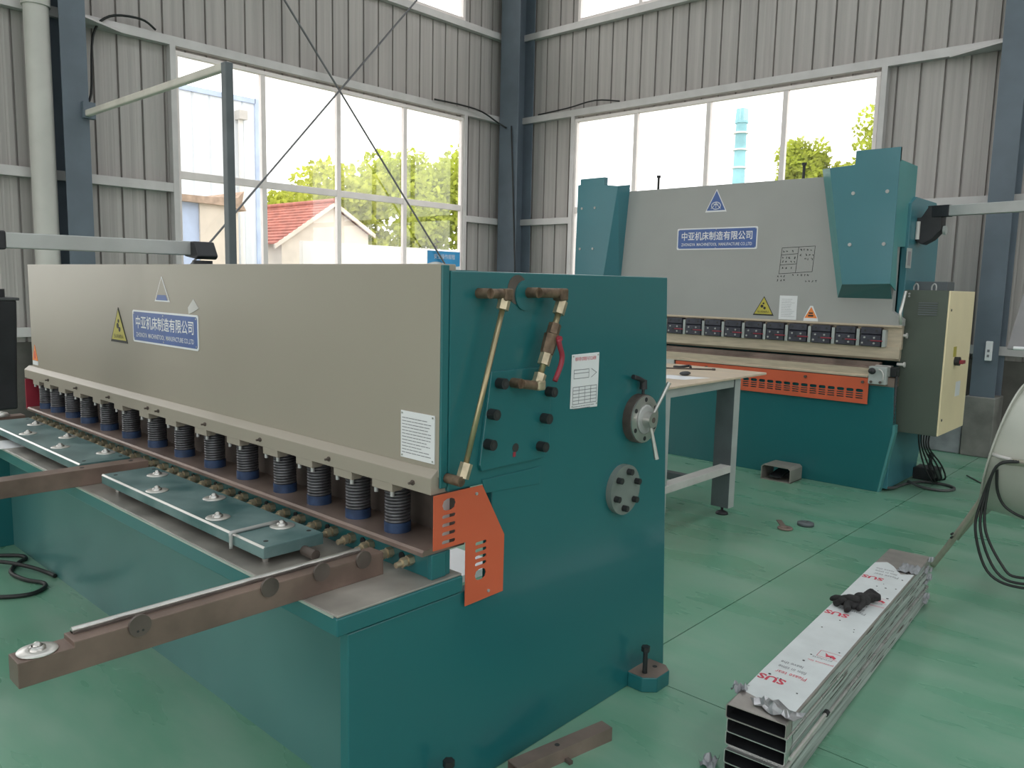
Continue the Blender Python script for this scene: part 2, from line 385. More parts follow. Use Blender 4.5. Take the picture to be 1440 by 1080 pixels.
# ---- windows
def window(name, label, side, u0, u1, z0, z1, us, zt):
    wn = empty(name, (-8.53, (u0+u1)/2, z0) if side == 'left' else ((u0+u1)/2, 9.2, z0)); tag(wn, label, kind='structure')
    def bar(nm, a, b, c, d, dep=.06):
        m = MB().box(-8.565, -8.565+dep, a, b, c, d) if side == 'left' else MB().box(a, b, 9.235-dep, 9.235, c, d)
        return m.build(nm, 'alu_frame', wn, .004)
    t = .045
    bar('window_frame', u0, u1, z1-t, z1); bar('window_frame', u0, u1, z0, z0+t); bar('window_frame', u0, u0+t, z0+t, z1-t); bar('window_frame', u1-t, u1, z0+t, z1-t)
    for u in us: bar('mullion', u-.03, u+.03, z0+t, z1-t, .055)
    e = [u0]+us+[u1]
    if zt: 
        for a, b in zip(e[:-1], e[1:]): bar('transom', a+.03, b-.03, zt-.04, zt+.04, .05)
    for a, b in zip(e[:-1], e[1:]):
        for c, d in ([(z0, zt), (zt, z1)] if zt else [(z0, z1)]):
            m = MB().box(-8.552, -8.547, a+.02, b-.02, c+.02, d-.02) if side == 'left' else MB().box(a+.02, b-.02, 9.215, 9.22, c+.02, d-.02)
            m.build('window_pane', 'glass', wn)
    if side == 'left': portal((-8.50, (u0+u1)/2, (z0+z1)/2), (1, 0, 0), u1-u0, z1-z0)
    else: portal(((u0+u1)/2, 9.14, (z0+z1)/2), (0, -1, 0), u1-u0, z1-z0)
UA = [4.985, 6.02, 7.09]; UB = [-6.245, -5.165, -4.17]
window('window_1', 'large eight-pane window in the wall behind the shear', 'left', 3.95, 8.17, 1.12, 3.96, UA, 2.69)
window('window_2', 'large window in the wall behind the press brake', 'far', -7.28, -3.11, 1.12, 3.96, UB, 2.69)
window('window_3', 'high clerestory window above the shear window', 'left', 3.95, 8.17, 5.28, 6.62, UA, 0)
window('window_4', 'high clerestory window above the press brake window', 'far', -7.28, -3.11, 5.28, 6.62, UB, 0)
window('added_window_5', 'unseen window added in the left wall to light the floor at left', 'left', -2.25, 1.80, 1.12, 3.96, [-1.22, -.2, .8], 2.69)  # unseen bay, added to light the left floor and shear front
window('added_window_6', 'unseen clerestory window added in the left wall for more light', 'left', -2.25, 1.80, 5.28, 6.62, [-1.22, -.2, .8], 0)
# ---- unseen rest of the hall: glazed bands, gate and skylights placed for their light
wb = empty('unseen_wall_back', (0, -12, 0)); tag(wb, 'unseen sheet metal wall behind the camera, open gate added to light the shear', kind='structure')
wg = empty('unseen_wall_right', (10, 0, 0)); tag(wg, 'unseen sheet metal wall at the right end, windows placed to light the brake side', kind='structure')
BZ = [(0, 1.2), (4.0, 5.2), (6.7, ZT)]
for a, b in BZ[1:]: MB().box(-8.6, 10, -12.05, -12, a, b).build('wall_sheet', 'sheet', wb)
for x0_, x1_ in ((-8.6, -7.0), (4.0, 10)): MB().box(x0_, x1_, -12.05, -12, 0, 1.2).build('wall_sheet', 'sheet', wb)
MB().box(-7.2, 4.0, -12.08, -12.05, 3.9, 4.6).build('added_gate_roll', 'sheet', wb)  # unseen gate, added to throw more light on the shear front
for x in (-8.6, 3.8, 9.7):
    for a, b in ((1.2, 4.0), (5.2, 6.7)): MB().box(x, x+.3, -12.05, -12, a, b).build('wall_sheet', 'sheet', wb)
MB().box(-7.2, -7.0, -12.05, -12, 1.2, 4.0).build('added_gate_post', 'column', wb)
portal((-1.5, -11.95, 2.0), (0, 1, 0), 11.0, 4.0)
for x0_, x1_, a, b in ((4.1, 9.7, 1.2, 4.0), (-8.3, -7.2, 1.2, 4.0), (-8.3, 3.8, 5.2, 6.7), (4.1, 9.7, 5.2, 6.7)):
    MB().box(x0_, x1_, -12.03, -12.025, a, b).build('window_pane', 'glass', wb); portal(((x0_+x1_)/2, -11.95, (a+b)/2), (0, 1, 0), x1_-x0_, b-a)  # unseen panes in the back wall, placed for their light
for y0, y1 in ((-12, -4), (7.5, 9.3)):
    for a, b in BZ: MB().box(10, 10.05, y0, y1, a, b).build('wall_sheet', 'sheet', wg)
MB().box(10, 10.05, 4.8, 7.5, 4.0, 5.2).build('wall_sheet', 'sheet', wg); MB().box(10, 10.05, 4.8, 7.5, 0, 1.2).build('wall_sheet', 'sheet', wg); MB().box(10, 10.05, -4, 4.8, 0, 5.2).build('wall_sheet', 'sheet', wg); MB().box(10, 10.05, -4, 7.5, 6.7, ZT).build('wall_sheet', 'sheet', wg)
for y in (-12, -4.2, 7.5): MB().box(10, 10.05, y, y+.2, 1.2, 6.7).build('wall_sheet', 'sheet', wg)
for y0, y1, a, b in ((-11.8, -4.2, 1.2, 4.0), (-11.8, -4.2, 5.2, 6.7), (-4, 7.5, 5.2, 6.7), (4.8, 7.5, 1.2, 4.0), (7.7, 9.3, 1.2, 4.0), (7.7, 9.3, 5.2, 6.7)):  # unseen windows, placed to light the right-hand machine faces
    MB().box(10.02, 10.025, y0, y1, a, b).build('window_pane', 'glass', wg); portal((9.95, (y0+y1)/2, (a+b)/2), (-1, 0, 0), y1-y0, b-a)  # panes of the unseen right-wall windows, placed for their light
ce = empty('unseen_ceiling', (0, 0, ZT)); tag(ce, 'unseen pale sheet metal roof, skylight strips added to light the hall', kind='structure')
xs = -8.7
for sx in (-5.6, -1.2, 3.2, 7.6):
    MB().box(xs, sx, -12.1, 9.4, ZT, ZT+.06).build('unseen_roof_sheet', 'unseen_ceiling_sheet', ce)
    MB().box(sx, sx+1.5, -12.1, 9.4, ZT+.02, ZT+.03).build('added_skylight_pane', 'added_skylight_glass', ce)  # unseen skylights, added to bring more daylight into the hall
    portal((sx+.75, -1.35, ZT-.02), (0, 0, -1), 1.5, 21.4)
    xs = sx+1.5
MB().box(xs, 10.1, -12.1, 9.4, ZT, ZT+.06).build('unseen_roof_sheet', 'unseen_ceiling_sheet', ce)
# ---- steel columns
def col_x(name, label, xf, xb, y0, y1):      # flanges facing x
    t = thing(name, label, 'column', ((xf+xb)/2, (y0+y1)/2, 0), 'steel wall columns')
    MB().box(xf-.014, xf, y0, y1, 0, ZT).build('flange', 'column', t, .003); MB().box(xb, xb+.014, y0, y1, 0, ZT).build('flange', 'column', t, .003)
    MB().box(xb+.014, xf-.014, (y0+y1)/2-.006, (y0+y1)/2+.006, 0, ZT).build('web', 'column', t); return t
def col_y(name, label, yf, yb, x0, x1):
    t = thing(name, label, 'column', ((x0+x1)/2, (yf+yb)/2, 0), 'steel wall columns')
    MB().box(x0, x1, yf, yf+.014, 0, ZT).build('flange', 'column', t, .003); MB().box(x0, x1, yb-.014, yb, 0, ZT).build('flange', 'column', t, .003)
    MB().box((x0+x1)/2-.006, (x0+x1)/2+.006, yf+.014, yb-.014, 0, ZT).build('web', 'column', t); return t
cl = col_x('steel_column', 'blue-grey steel column beside the white drain pipe', -8.25, -8.55, 2.77, 3.0)
cb = MB().box(-8.27, -8.2, 2.93, 3.04, 3.07, 3.22).build('bracket', 'column', cl)
col_y('steel_column', 'dark steel column in the corner between the two windows', 8.86, 9.2, -8.46, -8.09)
cr = col_y('steel_column', 'blue-grey steel column behind the cream cabinet door', 8.9, 9.2, -1.93, -1.71)
MB().box(-1.96, -1.69, 8.87, 9.22, 0, .6).build('concrete_base', 'concrete', cr, .01)
t = thing('outlet_box', 'small white socket box fixed to the right steel column', 'socket box', (-1.79, 8.87, .96))
MB().box(-1.818, -1.762, 8.86, 8.9, .965, 1.155).build('box', 'sign_white', t, .004)
for z in (1.0, 1.05): MB().box(-1.80, -1.78, 8.857, 8.86, z, z+.025).build('socket', 'ink_grey', t)
# conduit lines
o = MB().tube([(-8.45, 7.55, 4.1), (-8.44, 8.1, 4.11), (-8.42, 8.45, 4.08), (-8.4, 8.75, 3.98), (-8.3, 8.84, 3.9)], .012, smooth=4).build('power_cable', 'cable'); tag(o, 'black cable resting on the girt next to the corner column', 'cable')
o = MB().tube([(-8.2, 8.84, 3.92), (-8.14, 8.84, 3.0), (-8.10, 8.85, 2.2), (-8.06, 8.84, 1.6), (-8.05, 8.85, 0.0)], .010, smooth=4).build('power_cable', 'cable'); tag(o, 'thin black cable running down the corner column', 'cable')
o = MB().tube([(-7.95, 9.15, 4.1), (-7.4, 9.14, 4.12), (-6.9, 9.13, 4.16), (-6.5, 9.15, 4.1)], .010, smooth=4).build('power_cable', 'cable'); tag(o, 'black cable lying on the girt above the press brake window', 'cable')
o = MB().tube([(-8.47, 3.02, 3.2), (-8.46, 3.10, 3.35), (-8.46, 3.14, 3.9), (-8.46, 3.3, 4.12), (-8.46, 3.6, 4.17), (-8.46, 3.75, 4.1)], .012, smooth=5).build('power_cable', 'cable'); tag(o, 'dark cable looping over the girt beside the left column', 'cable')
# drain pipe
t = thing('drain_pipe', 'white plastic drain pipe running up the wall beside the left column', 'pipe', (-8.35, 2.63, 0))
MB().cyl((-8.37, 2.62, 0), (-8.37, 2.62, ZT), .105, 24).build('pipe', 'pvc', t); MB().cyl((-8.37, 2.62, 4.02), (-8.37, 2.62, 4.3), .12, 24).build('coupling', 'pvc', t)
# wind bracing rods
o = MB().cyl((-8.40, 8.75, .704), (-8.40, 3.2, 7.06), .012, 10).build('brace_rod', 'rod_grey'); tag(o, 'thin steel brace rod descending to the right across the left window', 'rod', 'cross bracing rods')
o = MB().cyl((-8.37, 3.05, .658), (-8.37, 8.75, 7.07), .012, 10).build('brace_rod', 'rod_grey'); tag(o, 'thin steel brace rod rising to the right across the left window', 'rod', 'cross bracing rods')
# pipe frame off the left column
t = thing('pipe_frame', 'welded steel pipe post with an arm reaching back to the left column', 'frame', (-5.56, 2.97, 0))
MB().box(-5.595, -5.525, 2.94, 3.0, 0, 3.14).build('post', 'leg_dark', t, .006); MB().box(-8.22, -5.53, 2.945, 2.995, 3.085, 3.145).build('arm', 'cream_pipe', t, .012); MB().box(-5.63, -5.49, 2.9, 3.04, 0, .012).build('foot_plate', 'leg_dark', t)
# notice in the window
t = thing('notice_board', 'blue and white notice board standing at the left window', 'notice', (-8.45, 7.74, 1.1))
MB().box(-8.455, -8.445, 7.44, 8.06, 1.13, 2.05).build('board', 'sign_white', t)
pts = [(7.44, 2.05), (7.44, 1.87)]+[(7.44+.62*i/12, 1.87+.03*math.sin(i/12*5.5)) for i in range(1, 13)]+[(8.06, 2.05)]
MB().prism(pts, 'x', -8.444, -8.440).build('header', 'poster_blue', t)
lettering('安全操作规程', .4, .07, (-8.44, 7.76, 1.975), (0, 1, 0), EZ, 'sign_white', t, .002)
lines_mb(text_rows(9, .05, .57, -.7, -.1, 3), (-8.445, 7.44, 1.92), (0, 1, 0), EZ, .012).build('print', 'ink_grey', t)
# ================================================================ SHEARING MACHINE (front faces -y, near end plate at x=-1.68)
sh = thing('shearing_machine', 'long teal and grey hydraulic shearing machine with a row of springs', 'machine', (-3.43, 2.0, 0))
def epl(x0, x1):
    return MB().prism([(1.21, 0), (1.21, .66), (1.76, .66), (1.76, .985), (1.57, .985), (1.57, 1.637), (2.735, 1.642), (2.845, 0)], 'x', x0, x1).build('end_plate', 'teal', sh, .004)
epl(-1.72, -1.68); epl(-5.28, -5.24)
MB().box(-1.6895, -1.681, 1.540, 1.566, 1.0, 1.652).build('beam_cap', 'teal', sh, .002)
# lower body
MB().box(-5.24, -1.72, 1.38, 1.40, 0, .66).build('front_panel', 'teal_dusty', sh)
MB().box(-5.24, -1.72, 1.40, 1.80, .10, .14).build('base_plate', 'teal', sh)
MB().box(-5.26, -1.673, 1.17, 1.63, .664, .715).build('table', 'teal', sh, .004)
MB().box(-5.25, -1.690, 1.168, 1.1745, .7135, .7205).build('worn_edge_highlight', 'bright_steel', sh); MB().box(-5.255, -1.677, 1.174, 1.628, .7152, .722).build('table_top', 'table_steel', sh, .002)  # worn bare steel strip that also paints in the edge highlight
# lower blade bed
MB().box(-5.22, -1.70, 1.525, 1.60, .722, .798).build('blade_bed', 'teal', sh, .002)
MB().prism([(1.488, .800), (1.488, .812), (1.496, .818), (1.66, .818), (1.66, .800)], 'x', -5.24, -1.70).build('blade_strip', 'brown_steel', sh)
MB().box(-1.715, -1.693, 1.52, 1.577, .722, .80).build('bed_block', 'teal', sh, .003)
# upper beam: painted front slab with a lip
MB().box(-5.28, -1.69, 1.54, 1.60, 1.03, 1.655).build('beam_front', 'grey_paint', sh, .003)
MB().prism([(1.512, .983), (1.512, 1.033), (1.538, 1.055), (1.60, 1.055), (1.60, .983)], 'x', -5.34, -1.693).build('beam_lip', 'grey_paint', sh, .002)
MB().box(-5.24, -1.72, 1.60, 1.72, 1.60, 1.64).build('beam_top', 'teal', sh)
MB().box(-5.2, -1.72, 1.655, 1.70, .80, 1.02).build('upper_blade', 'dark_brown', sh)
MB().box(-5.2, -1.72, 1.70, 1.74, 1.0, 1.6).build('beam_web', 'dark_brown', sh)
MB().box(-5.24, -1.72, 2.62, 2.66, 1.15, 1.63).build('rear_cover', 'teal', sh)
MB().cyl((-5.24, 2.1, 1.45), (-1.72, 2.1, 1.45), .06).build('torsion_shaft', 'black_steel', sh)
# lip screws
def screw(x): return MB().hexa((x, 1.512, 1.008), (x, 1.506, 1.008), .008).cyl((x, 1.507, 1.008), (x, 1.494, 1.008), .004, 8).build('lip_screw', 'dark_brown', sh)
sc0 = screw(-1.771)
for x in (-2.201, -2.64, -3.069, -3.504, -3.613, -4.058, -4.49, -4.922): dup(sc0, (x+1.771, 0, 0))
# springs
SX = [-1.911, -2.118, -2.345, -2.567, -2.838, -3.106, -3.381, -3.655, -3.947, -4.219, -4.49, -4.715, -4.95, -5.135]
def spring(x):
    N_ = 13; pts = []
    for i in range(N_*14+1):
        t = i/14*2*math.pi; pts.append((x+.037*math.cos(t), 1.568+.037*math.sin(t), .845+i/(N_*14)*.135))
    o = MB().tube(pts, .0054, 6).build('spring', 'spring', sh)
    MB().cyl((x, 1.568, .818), (x, 1.568, .85), .043, 20).build('spring_seat', 'spring_blue', o)
    MB().cyl((x, 1.568, .85), (x, 1.568, .985), .030, 16).build('guide_rod', 'black_steel', o)
    MB().box(x-.062, x+.038, 1.514, 1.60, .957, .984).build('holder_tab', 'grey_paint', o, .002)
    for dx in (-.05, .03): MB().cyl((x+dx, 1.522, .942), (x+dx, 1.522, .958), .007, 8).build('tab_bolt', 'galv', o)
    return o
s0 = spring(SX[0])
for x in SX[1:]: dup(s0, (x-SX[0], 0, 0))
# adjusting studs along the bed
def stud(x):
    o = MB().hexa((x, 1.525, .762), (x, 1.505, .762), .017).build('adjusting_stud', 'brass', sh)
    MB().cyl((x, 1.51, .762), (x, 1.462, .758), .009, 10).build('stud_thread', 'brass', o)
    MB().hexa((x, 1.498, .761), (x, 1.484, .760), .0155).build('stud_nut', 'brass', o); return o
st0 = stud(-1.79)
for k in range(1, 35):
    if -1.79-.0985*k > -5.2: dup(st0, (-.0985*k, 0, 0))
bo0 = MB().cyl((-1.835, 1.525, .762), (-1.835, 1.521, .762), .013, 16).build('bolt_socket', 'black_steel', sh)
for k in range(1, 18):
    if -1.835-.197*k > -5.2: dup(bo0, (-.197*k, 0, 0))
# raised table plates with ball casters
def caster(x, y, z, par):
    o = MB().lathe([(0, 0), (.040, 0), (.041, .0015), (.040, .003), (.022, .0045), (.0, .0045)], (x, y, z)).build('ball_caster', 'bright_steel', par)
    MB().lathe([(.018, .003), (.017, .010), (.012, .013)], (x, y, z), n=16).ball((x, y, z+.011), .0105).build('caster_ball', 'steel', o); return o
def table_plate(x0, x1):
    o = MB().prism([(1.218, .752), (1.218, .783), (1.225, .790), (1.432, .790), (1.432, .752)], 'x', x0, x1).build('table_plate', 'teal_dirty', sh, .002); MB().prism([(1.2172, .7855), (1.2225, .7906), (1.2243, .7906), (1.2187, .785)], 'x', x0+.002, x1-.002).build('worn_edge_highlight', 'bright_steel', o)  # front edge wear and its highlight drawn as one bright strip
    for x in (x0+.06, x1-.06):
        for y in (1.26, 1.40): MB().cyl((x, y, .722), (x, y, .755), .012, 10).build('plate_foot', 'steel', o)
    for x in (x0+.05, x1-.05):
        for y in (1.255, 1.41): MB().cyl((x, y, .7898), (x, y, .7908), .008, 12).build('plate_hole', 'ink', o)
    return o
pr = table_plate(-3.385, -2.12); pl = table_plate(-5.02, -3.632)
c0 = caster(-3.221, 1.376, .790, pr)
for x, y in ((-2.98, 1.27), (-2.735, 1.374), (-2.501, 1.268), (-2.271, 1.374)): dup(c0, (x+3.221, y-1.376, 0), pr)
for x, y in ((-4.757, 1.388), (-4.501, 1.276), (-4.281, 1.388), (-4.05, 1.28), (-3.787, 1.386)): dup(c0, (x+3.221, y-1.376, 0), pl)
MB().cyl((-2.12, 1.36, .748), (-2.055, 1.36, .748), .016, 14).build('stop_pin', 'dark_brown', sh)
# support arms toward the operator
def arm(x0, x1, y0, y1, step):
    o = MB().prism([(y0, .722), (y0, .780)]+([(.588, .780), (.588, .792)] if step else [(y0+.001, .792)])+[(y1, .792), (y1, .722)], 'x', x0, x1).build('support_arm', 'rust_metal', sh, .002); return o
a1 = arm(-1.90, -1.835, .477, 1.452, True)
MB().cyl((-1.886, .60, .799), (-1.886, 1.40, .799), .0075, 12).build('rail_rod', 'steel', a1); MB().box(-1.895, -1.874, .60, 1.40, .79, .797).build('rail_groove', 'dark_brown', a1)
r0 = MB().cyl((-1.837, .73, .787), (-1.829, .73, .787), .026, 24).build('side_roller', 'dark_brown', a1)
for y in (1.069, 1.231, 1.376): dup(r0, (0, y-.73, 0))
for dy in (-.006, .006): MB().cyl((-1.829, .73+dy, .775), (-1.8285, .73+dy, .775), .003, 8).build('roller_hole', 'ink', r0)
caster(-1.870, .525, .781, a1)
a2 = arm(-3.59, -3.505, .25, 1.46, False)
for y in (.45, 1.2, 1.40): MB().cyl((-3.547, y, .7918), (-3.547, y, .793), .009, 12).build('arm_hole', 'ink', a2)
a3 = arm(-5.19, -5.11, .25, 1.44, False); MB().lathe([(0, 0), (.045, 0), (.03, .02), (0, .028)], (-5.15, 1.33, .792)).build('ball_caster', 'bright_steel', a3)
# ---- near end plate fittings
X = -1.68
def polyplate(pts, x0, x1, nm, m, par=sh, bv=.002): return MB().prism(pts, 'x', x0, x1).build(nm, m, par, bv)
gp = polyplate([(1.735, 1.335), (2.00, 1.335), (2.02, 1.31), (2.02, 1.06), (1.995, 1.03), (1.70, 1.03), (1.69, 1.05)], X, X+.012, 'guide_plate', 'teal')
polyplate([(1.72, .955), (1.985, .94), (1.99, 1.0), (1.71, 1.0)], X, X+.004, 'weld_plate', 'teal', gp)
def cap_bolt(y, z, x=X+.012, r=.017, L=.03, par=gp):
    o = MB().cyl((x, y, z), (x+L, y, z), r, 20).build('cap_bolt', 'black_steel', par, .002)
    MB().hexa((x+L, y, z), (x+L+.0006, y, z), r*.5).build('hex_socket', 'ink', o); return o
b0 = cap_bolt(1.765, 1.298)
for y, z in ((2.024, 1.252), (1.751, 1.205), (2.002, 1.165), (1.738, 1.113), (1.987, 1.073)): dup(b0, (0, y-1.765-.02, z-1.298+.0))
MB().cyl((X+.011, 1.85, 1.083), (X+.0128, 1.85, 1.083), .015, 16).build('plate_hole', 'ink', gp); MB().box(X+.012, X+.014, 1.838, 1.85, 1.055, 1.07).build('paint_chip', 'red', gp)
# orange guard with slots
ho = []
ho.append(stadium(1.563, .953, .055, .036))
for z in (.918, .892, .866, .840): ho.append(stadium(1.563, z, .055, .011))
ho.append(stadium(1.700, .703, .050, .036))
for z in (.738, .760, .782, .804): ho.append(stadium(1.700, z, .050, .011))
og = holed([(1.502, .988), (1.502, .823), (1.634, .821), (1.635, .617), (1.804, .62), (1.805, .808), (1.701, .987)], ho, 'x', X+.010, X+.013).build('orange_guard', 'orange', sh)
for y, z in ((1.675, .965), (1.735, .64)): MB().cyl((X+.013, y, z), (X+.017, y, z), .005, 10).build('guard_screw', 'galv', og)
MB().box(X-.03, X-.027, 1.538, 1.602, .80, .965).build('guard_liner', 'sign_white', og)
# oil pipes: left slanted pipe
def pipeset(pts, r, m, nm, par=sh): return MB().tube(pts, r, 12).build(nm, m, par)
xo = X+.05; k_ = xo/X
def q_(y, z): return (xo, y*k_, 1.6-(1.6-z)*k_)
def qb(y0, y1, z0, z1, d=.02): a_ = q_(y0, z0); b_ = q_(y1, z1); return MB().box(xo-d, xo+d, a_[1], b_[1], a_[2], b_[2])
p1 = pipeset([q_(1.795, 1.545), q_(1.632, 1.03)], .0085, 'pipe_brass', 'oil_pipe')
ya = q_(1.735, 1.572)
MB().cyl((X, ya[1], ya[2]), (xo, ya[1], ya[2]), .016, 12).cyl(ya, q_(1.80, 1.572), .015, 12).build('elbow', 'pipe_rust', p1)
qb(1.783, 1.818, 1.55, 1.588).build('elbow_block', 'pipe_rust', p1, .005)
MB().hexa(q_(1.798, 1.555), q_(1.788, 1.523), .019).build('pipe_nut', 'brass', p1); MB().hexa(q_(1.645, 1.062), q_(1.628, 1.018), .019).build('pipe_nut', 'brass', p1)
yb = q_(1.612, 1.012); MB().cyl((X, yb[1], yb[2]), (xo+.012, yb[1], yb[2]), .015, 12).build('elbow', 'pipe_rust', p1)
# right pipe with ball valve
p2 = MB().tube([q_(2.075, 1.54), q_(1.965, 1.28)], .010, 12).build('valve_pipe', 'pipe_brass', sh)
yc = q_(1.96, 1.576); MB().cyl((X, yc[1], yc[2]), (xo, yc[1], yc[2]), .017, 12).cyl(yc, q_(2.07, 1.576), .016, 12).build('elbow', 'pipe_rust', p2)
qb(2.052, 2.090, 1.55, 1.592).build('elbow_block', 'pipe_rust', p2, .006)
pp = Vector(q_(2.075, 1.54)); dv = (Vector(q_(1.965, 1.28))-pp).normalized()
def nut(t, L, r, m='brass'): a = pp+dv*t; b = pp+dv*(t+L); return MB().hexa(tuple(a), tuple(b), r).build('pipe_nut', m, p2)
nut(-.01, .045, .020); nut(.07, .035, .021, 'pipe_rust'); nut(.17, .04, .020); nut(.24, .03, .020)
vb = MB().frust(tuple(pp+dv*.108), tuple(pp+dv*.172), .026, .022, 8, True, False).build('valve_body', 'pipe_rust', p2)
a = Vector((xo, 1.985, 1.432)); MB().hexa((xo, 1.985, 1.432), (X+.085, 1.968, 1.432), .011).build('valve_stem', 'red', vb)
MB().tube([(X+.082, 1.966, 1.430), (X+.084, 1.972, 1.405), (X+.084, 1.984, 1.378), (X+.083, 1.979, 1.345), (X+.082, 1.953, 1.297)], .0085, 10, smooth=3).build('valve_lever', 'red', vb)
yd = q_(1.885, 1.285); MB().cyl((X, yd[1], yd[2]), (xo, yd[1], yd[2]), .016, 12).cyl(yd, q_(1.965, 1.272), .015, 12).build('elbow', 'pipe_rust', p2); qb(1.95, 1.985, 1.258, 1.292).build('elbow_block', 'brass', p2, .006)
MB().cyl((X, 1.89, 1.568), (X+.006, 1.89, 1.568), .048, 28).build('blank_disc', 'teal', sh)
MB().prism(circ(1.855, 1.585, .046, 20), 'x', X, X+.0015).build('scorched_patch', 'dark_brown', sh)
# instruction plate
ip = polyplate([(2.138, 1.178), (2.295, 1.172), (2.297, 1.368), (2.140, 1.366)], X, X+.003, 'instruction_plate', 'paper')
lettering('板料剪切厚度与刃口间隙', .12, .014, (X+.003, 2.217, 1.350), EY, EZ, 'ink_red', ip)
sg = [(-.065, .05, .02, .05), (-.065, .02, .02, .02), (-.065, .05, -.065, .02), (.02, .05, .02, .02), (-.065, .038, .02, .038), (.035, .05, .065, .035), (.035, .02, .065, .035)]
for k in range(6): sg.append((-.068, -.01-.012*k, .068, -.01-.012*k))
for k in range(5): sg.append((-.068+.034*k, -.01, -.068+.034*k, -.07))
lines_mb(sg+text_rows(2, -.065, .065, -.09, -.075, 4), (X+.003, 2.217, 1.262), EY, EZ, .0022).build('print', 'ink_grey', ip)
for y in (2.147, 2.288):
    for z in (1.185, 1.36): MB().cyl((X+.003, y, z), (X+.0045, y, z), .003, 8).build('rivet', 'steel', ip)
# blade-gap dial with two levers
DY, DZ = 2.555, 1.102
dl = MB().cyl((X, DY, DZ), (X+.035, DY, DZ), .094, 36).build('gap_dial', 'dark_brown', sh, .002)
MB().lathe([(0, .0), (.091, 0), (.091, .006), (.060, .007), (.060, .004), (.0, .004)], (X+.035, DY, DZ), 'x', 36, False).build('dial_ring', 'steel', dl)
MB().lathe([(.056, 0), (.056, .008), (.05, .010), (0, .010)], (X+.037, DY, DZ), 'x', 32, False).build('scale_ring', 'galv', dl)
for k in range(6):
    t = math.radians(30+60*k); y = DY+.075*math.cos(t); z = DZ+.075*math.sin(t); MB().cyl((X+.041, y, z), (X+.0425, y, z), .009, 12).build('dial_bolt', 'black_steel', dl)
MB().cyl((X+.045, DY, DZ), (X+.078, DY, DZ), .030, 24).build('hub', 'steel', dl, .002); MB().cyl((X+.078, DY, DZ), (X+.0795, DY, DZ), .011, 12).build('hub_screw', 'dark_brown', dl)
MB().frust((X+.065, DY+.02, DZ+.022), (X+.085, 2.642, 1.240), .006, .0085, 12).build('lever', 'steel', dl); MB().frust((X+.065, DY+.004, DZ-.028), (X+.085, 2.577, .950), .006, .010, 12).build('lever', 'steel', dl)
MB().cyl((X+.02, DY+.01, DZ+.085), (X+.02, DY+.01, 1.225), .006, 10).frust((X+.02, DY+.01, 1.215), (X+.02, DY+.01, 1.25), .015, .013, 12).tube([(X+.02, DY+.015, 1.243), (X+.025, DY-.03, 1.258), (X+.025, DY-.07, 1.268)], .009, 10, smooth=3).build('clamp_lever', 'black_plastic', dl)
# blind flange
bf = MB().cyl((X, 2.468, .837), (X+.024, 2.468, .837), .096, 36).build('blind_flange', 'flange_grey', sh, .002)
for k in range(6):
    t = math.radians(20+60*k); cap_bolt(2.468+.07*math.cos(t), .837+.07*math.sin(t), X+.024, .012, .020, bf)
# hold-down feet with bolts
def foot(y):
    o = MB().prism([(X, y-.07), (X+.07, y-.07), (X+.115, y-.03), (X+.115, y+.06), (X+.08, y+.09), (X, y+.09)], 'z', .0, .062).build('machine_foot', 'teal', sh, .004)
    MB().prism([(X, y-.068), (X+.07, y-.068), (X+.113, y-.03), (X+.113, y+.058), (X+.08, y+.088), (X, y+.088)], 'z', .0622, .0632).build('worn_top', 'brown_steel', o)
    MB().cyl((X+.055, y-.03, .06), (X+.055, y-.03, .165), .010, 12).hexa((X+.055, y-.03, .155), (X+.055, y-.03, .175), .018).build('anchor_bolt', 'black_steel', o)
    MB().cyl((X+.055, y+.045, .0625), (X+.055, y+.045, .0642), .010, 12).build('foot_hole', 'ink', o); return o
f0 = foot(2.64); dup(f0, (0, -1.075, 0))
# ---- plates and stickers on the grey beam (front face y = 1.54)
Y = 1.5395
def nameplate(par, x0, x1, z0, z1, y):
    o = MB().prism(rrect(x0, x1, z0, z1, .012), 'y', y, y-.003).build('name_plate', 'sign_white', par)
    m = (z1-z0)*.055; MB().prism(rrect(x0+m, x1-m, z0+m, z1-m, .012), 'y', y-.003, y-.0036).build('blue_field', 'blue_sign', o)
    cx = (x0+x1)/2; wd = x1-x0; ht = z1-z0
    lettering('中亚机床制造有限公司', wd*.88, ht*.40, (cx, y-.0036, z0+ht*.63), EX, EZ, 'sign_white', o, .001, .012)
    lettering('ZHONGYA  MACHINETOOL  MANUFACTURE CO.,LTD', wd*.88, ht*.16, (cx, y-.0036, z0+ht*.23), EX, EZ, 'sign_white', o, .001, .006)
    for x in (x0+.018, cx, x1-.018):
        for z in (z0+.016, z1-.016): MB().cyl((x, y-.003, z), (x, y-.005, z), .004, 8).build('rivet', 'steel', o)
    return o
nameplate(sh, -3.808, -3.16, 1.298, 1.446, Y)
def tri_sign(par, cx, z0, z1, half, y, m, inner, nm, words=None):
    o = MB().prism([(cx-half, z0), (cx+half, z0), (cx, z1)], 'y', y, y-.002).build(nm, m, par)
    h = z1-z0; s = .86; zc = z0+h*.07
    if inner: MB().prism([(cx-half*s, zc), (cx+half*s, zc), (cx, zc+h*s)], 'y', y-.002, y-.0026).build('sign_field', inner, o)
    return o
ws = tri_sign(sh, -3.977, 1.282, 1.45, .099, Y, 'ink', 'yellow', 'warning_sign')
MB().cyl((-3.985, Y-.0026, 1.362), (-3.985, Y-.0032, 1.362), .014, 10).cyl((-3.965, Y-.0026, 1.345), (-3.965, Y-.0032, 1.345), .012, 10).cyl((-3.975, Y-.0026, 1.385), (-3.975, Y-.0032, 1.385), .009, 10).build('gear_symbol', 'ink', ws)
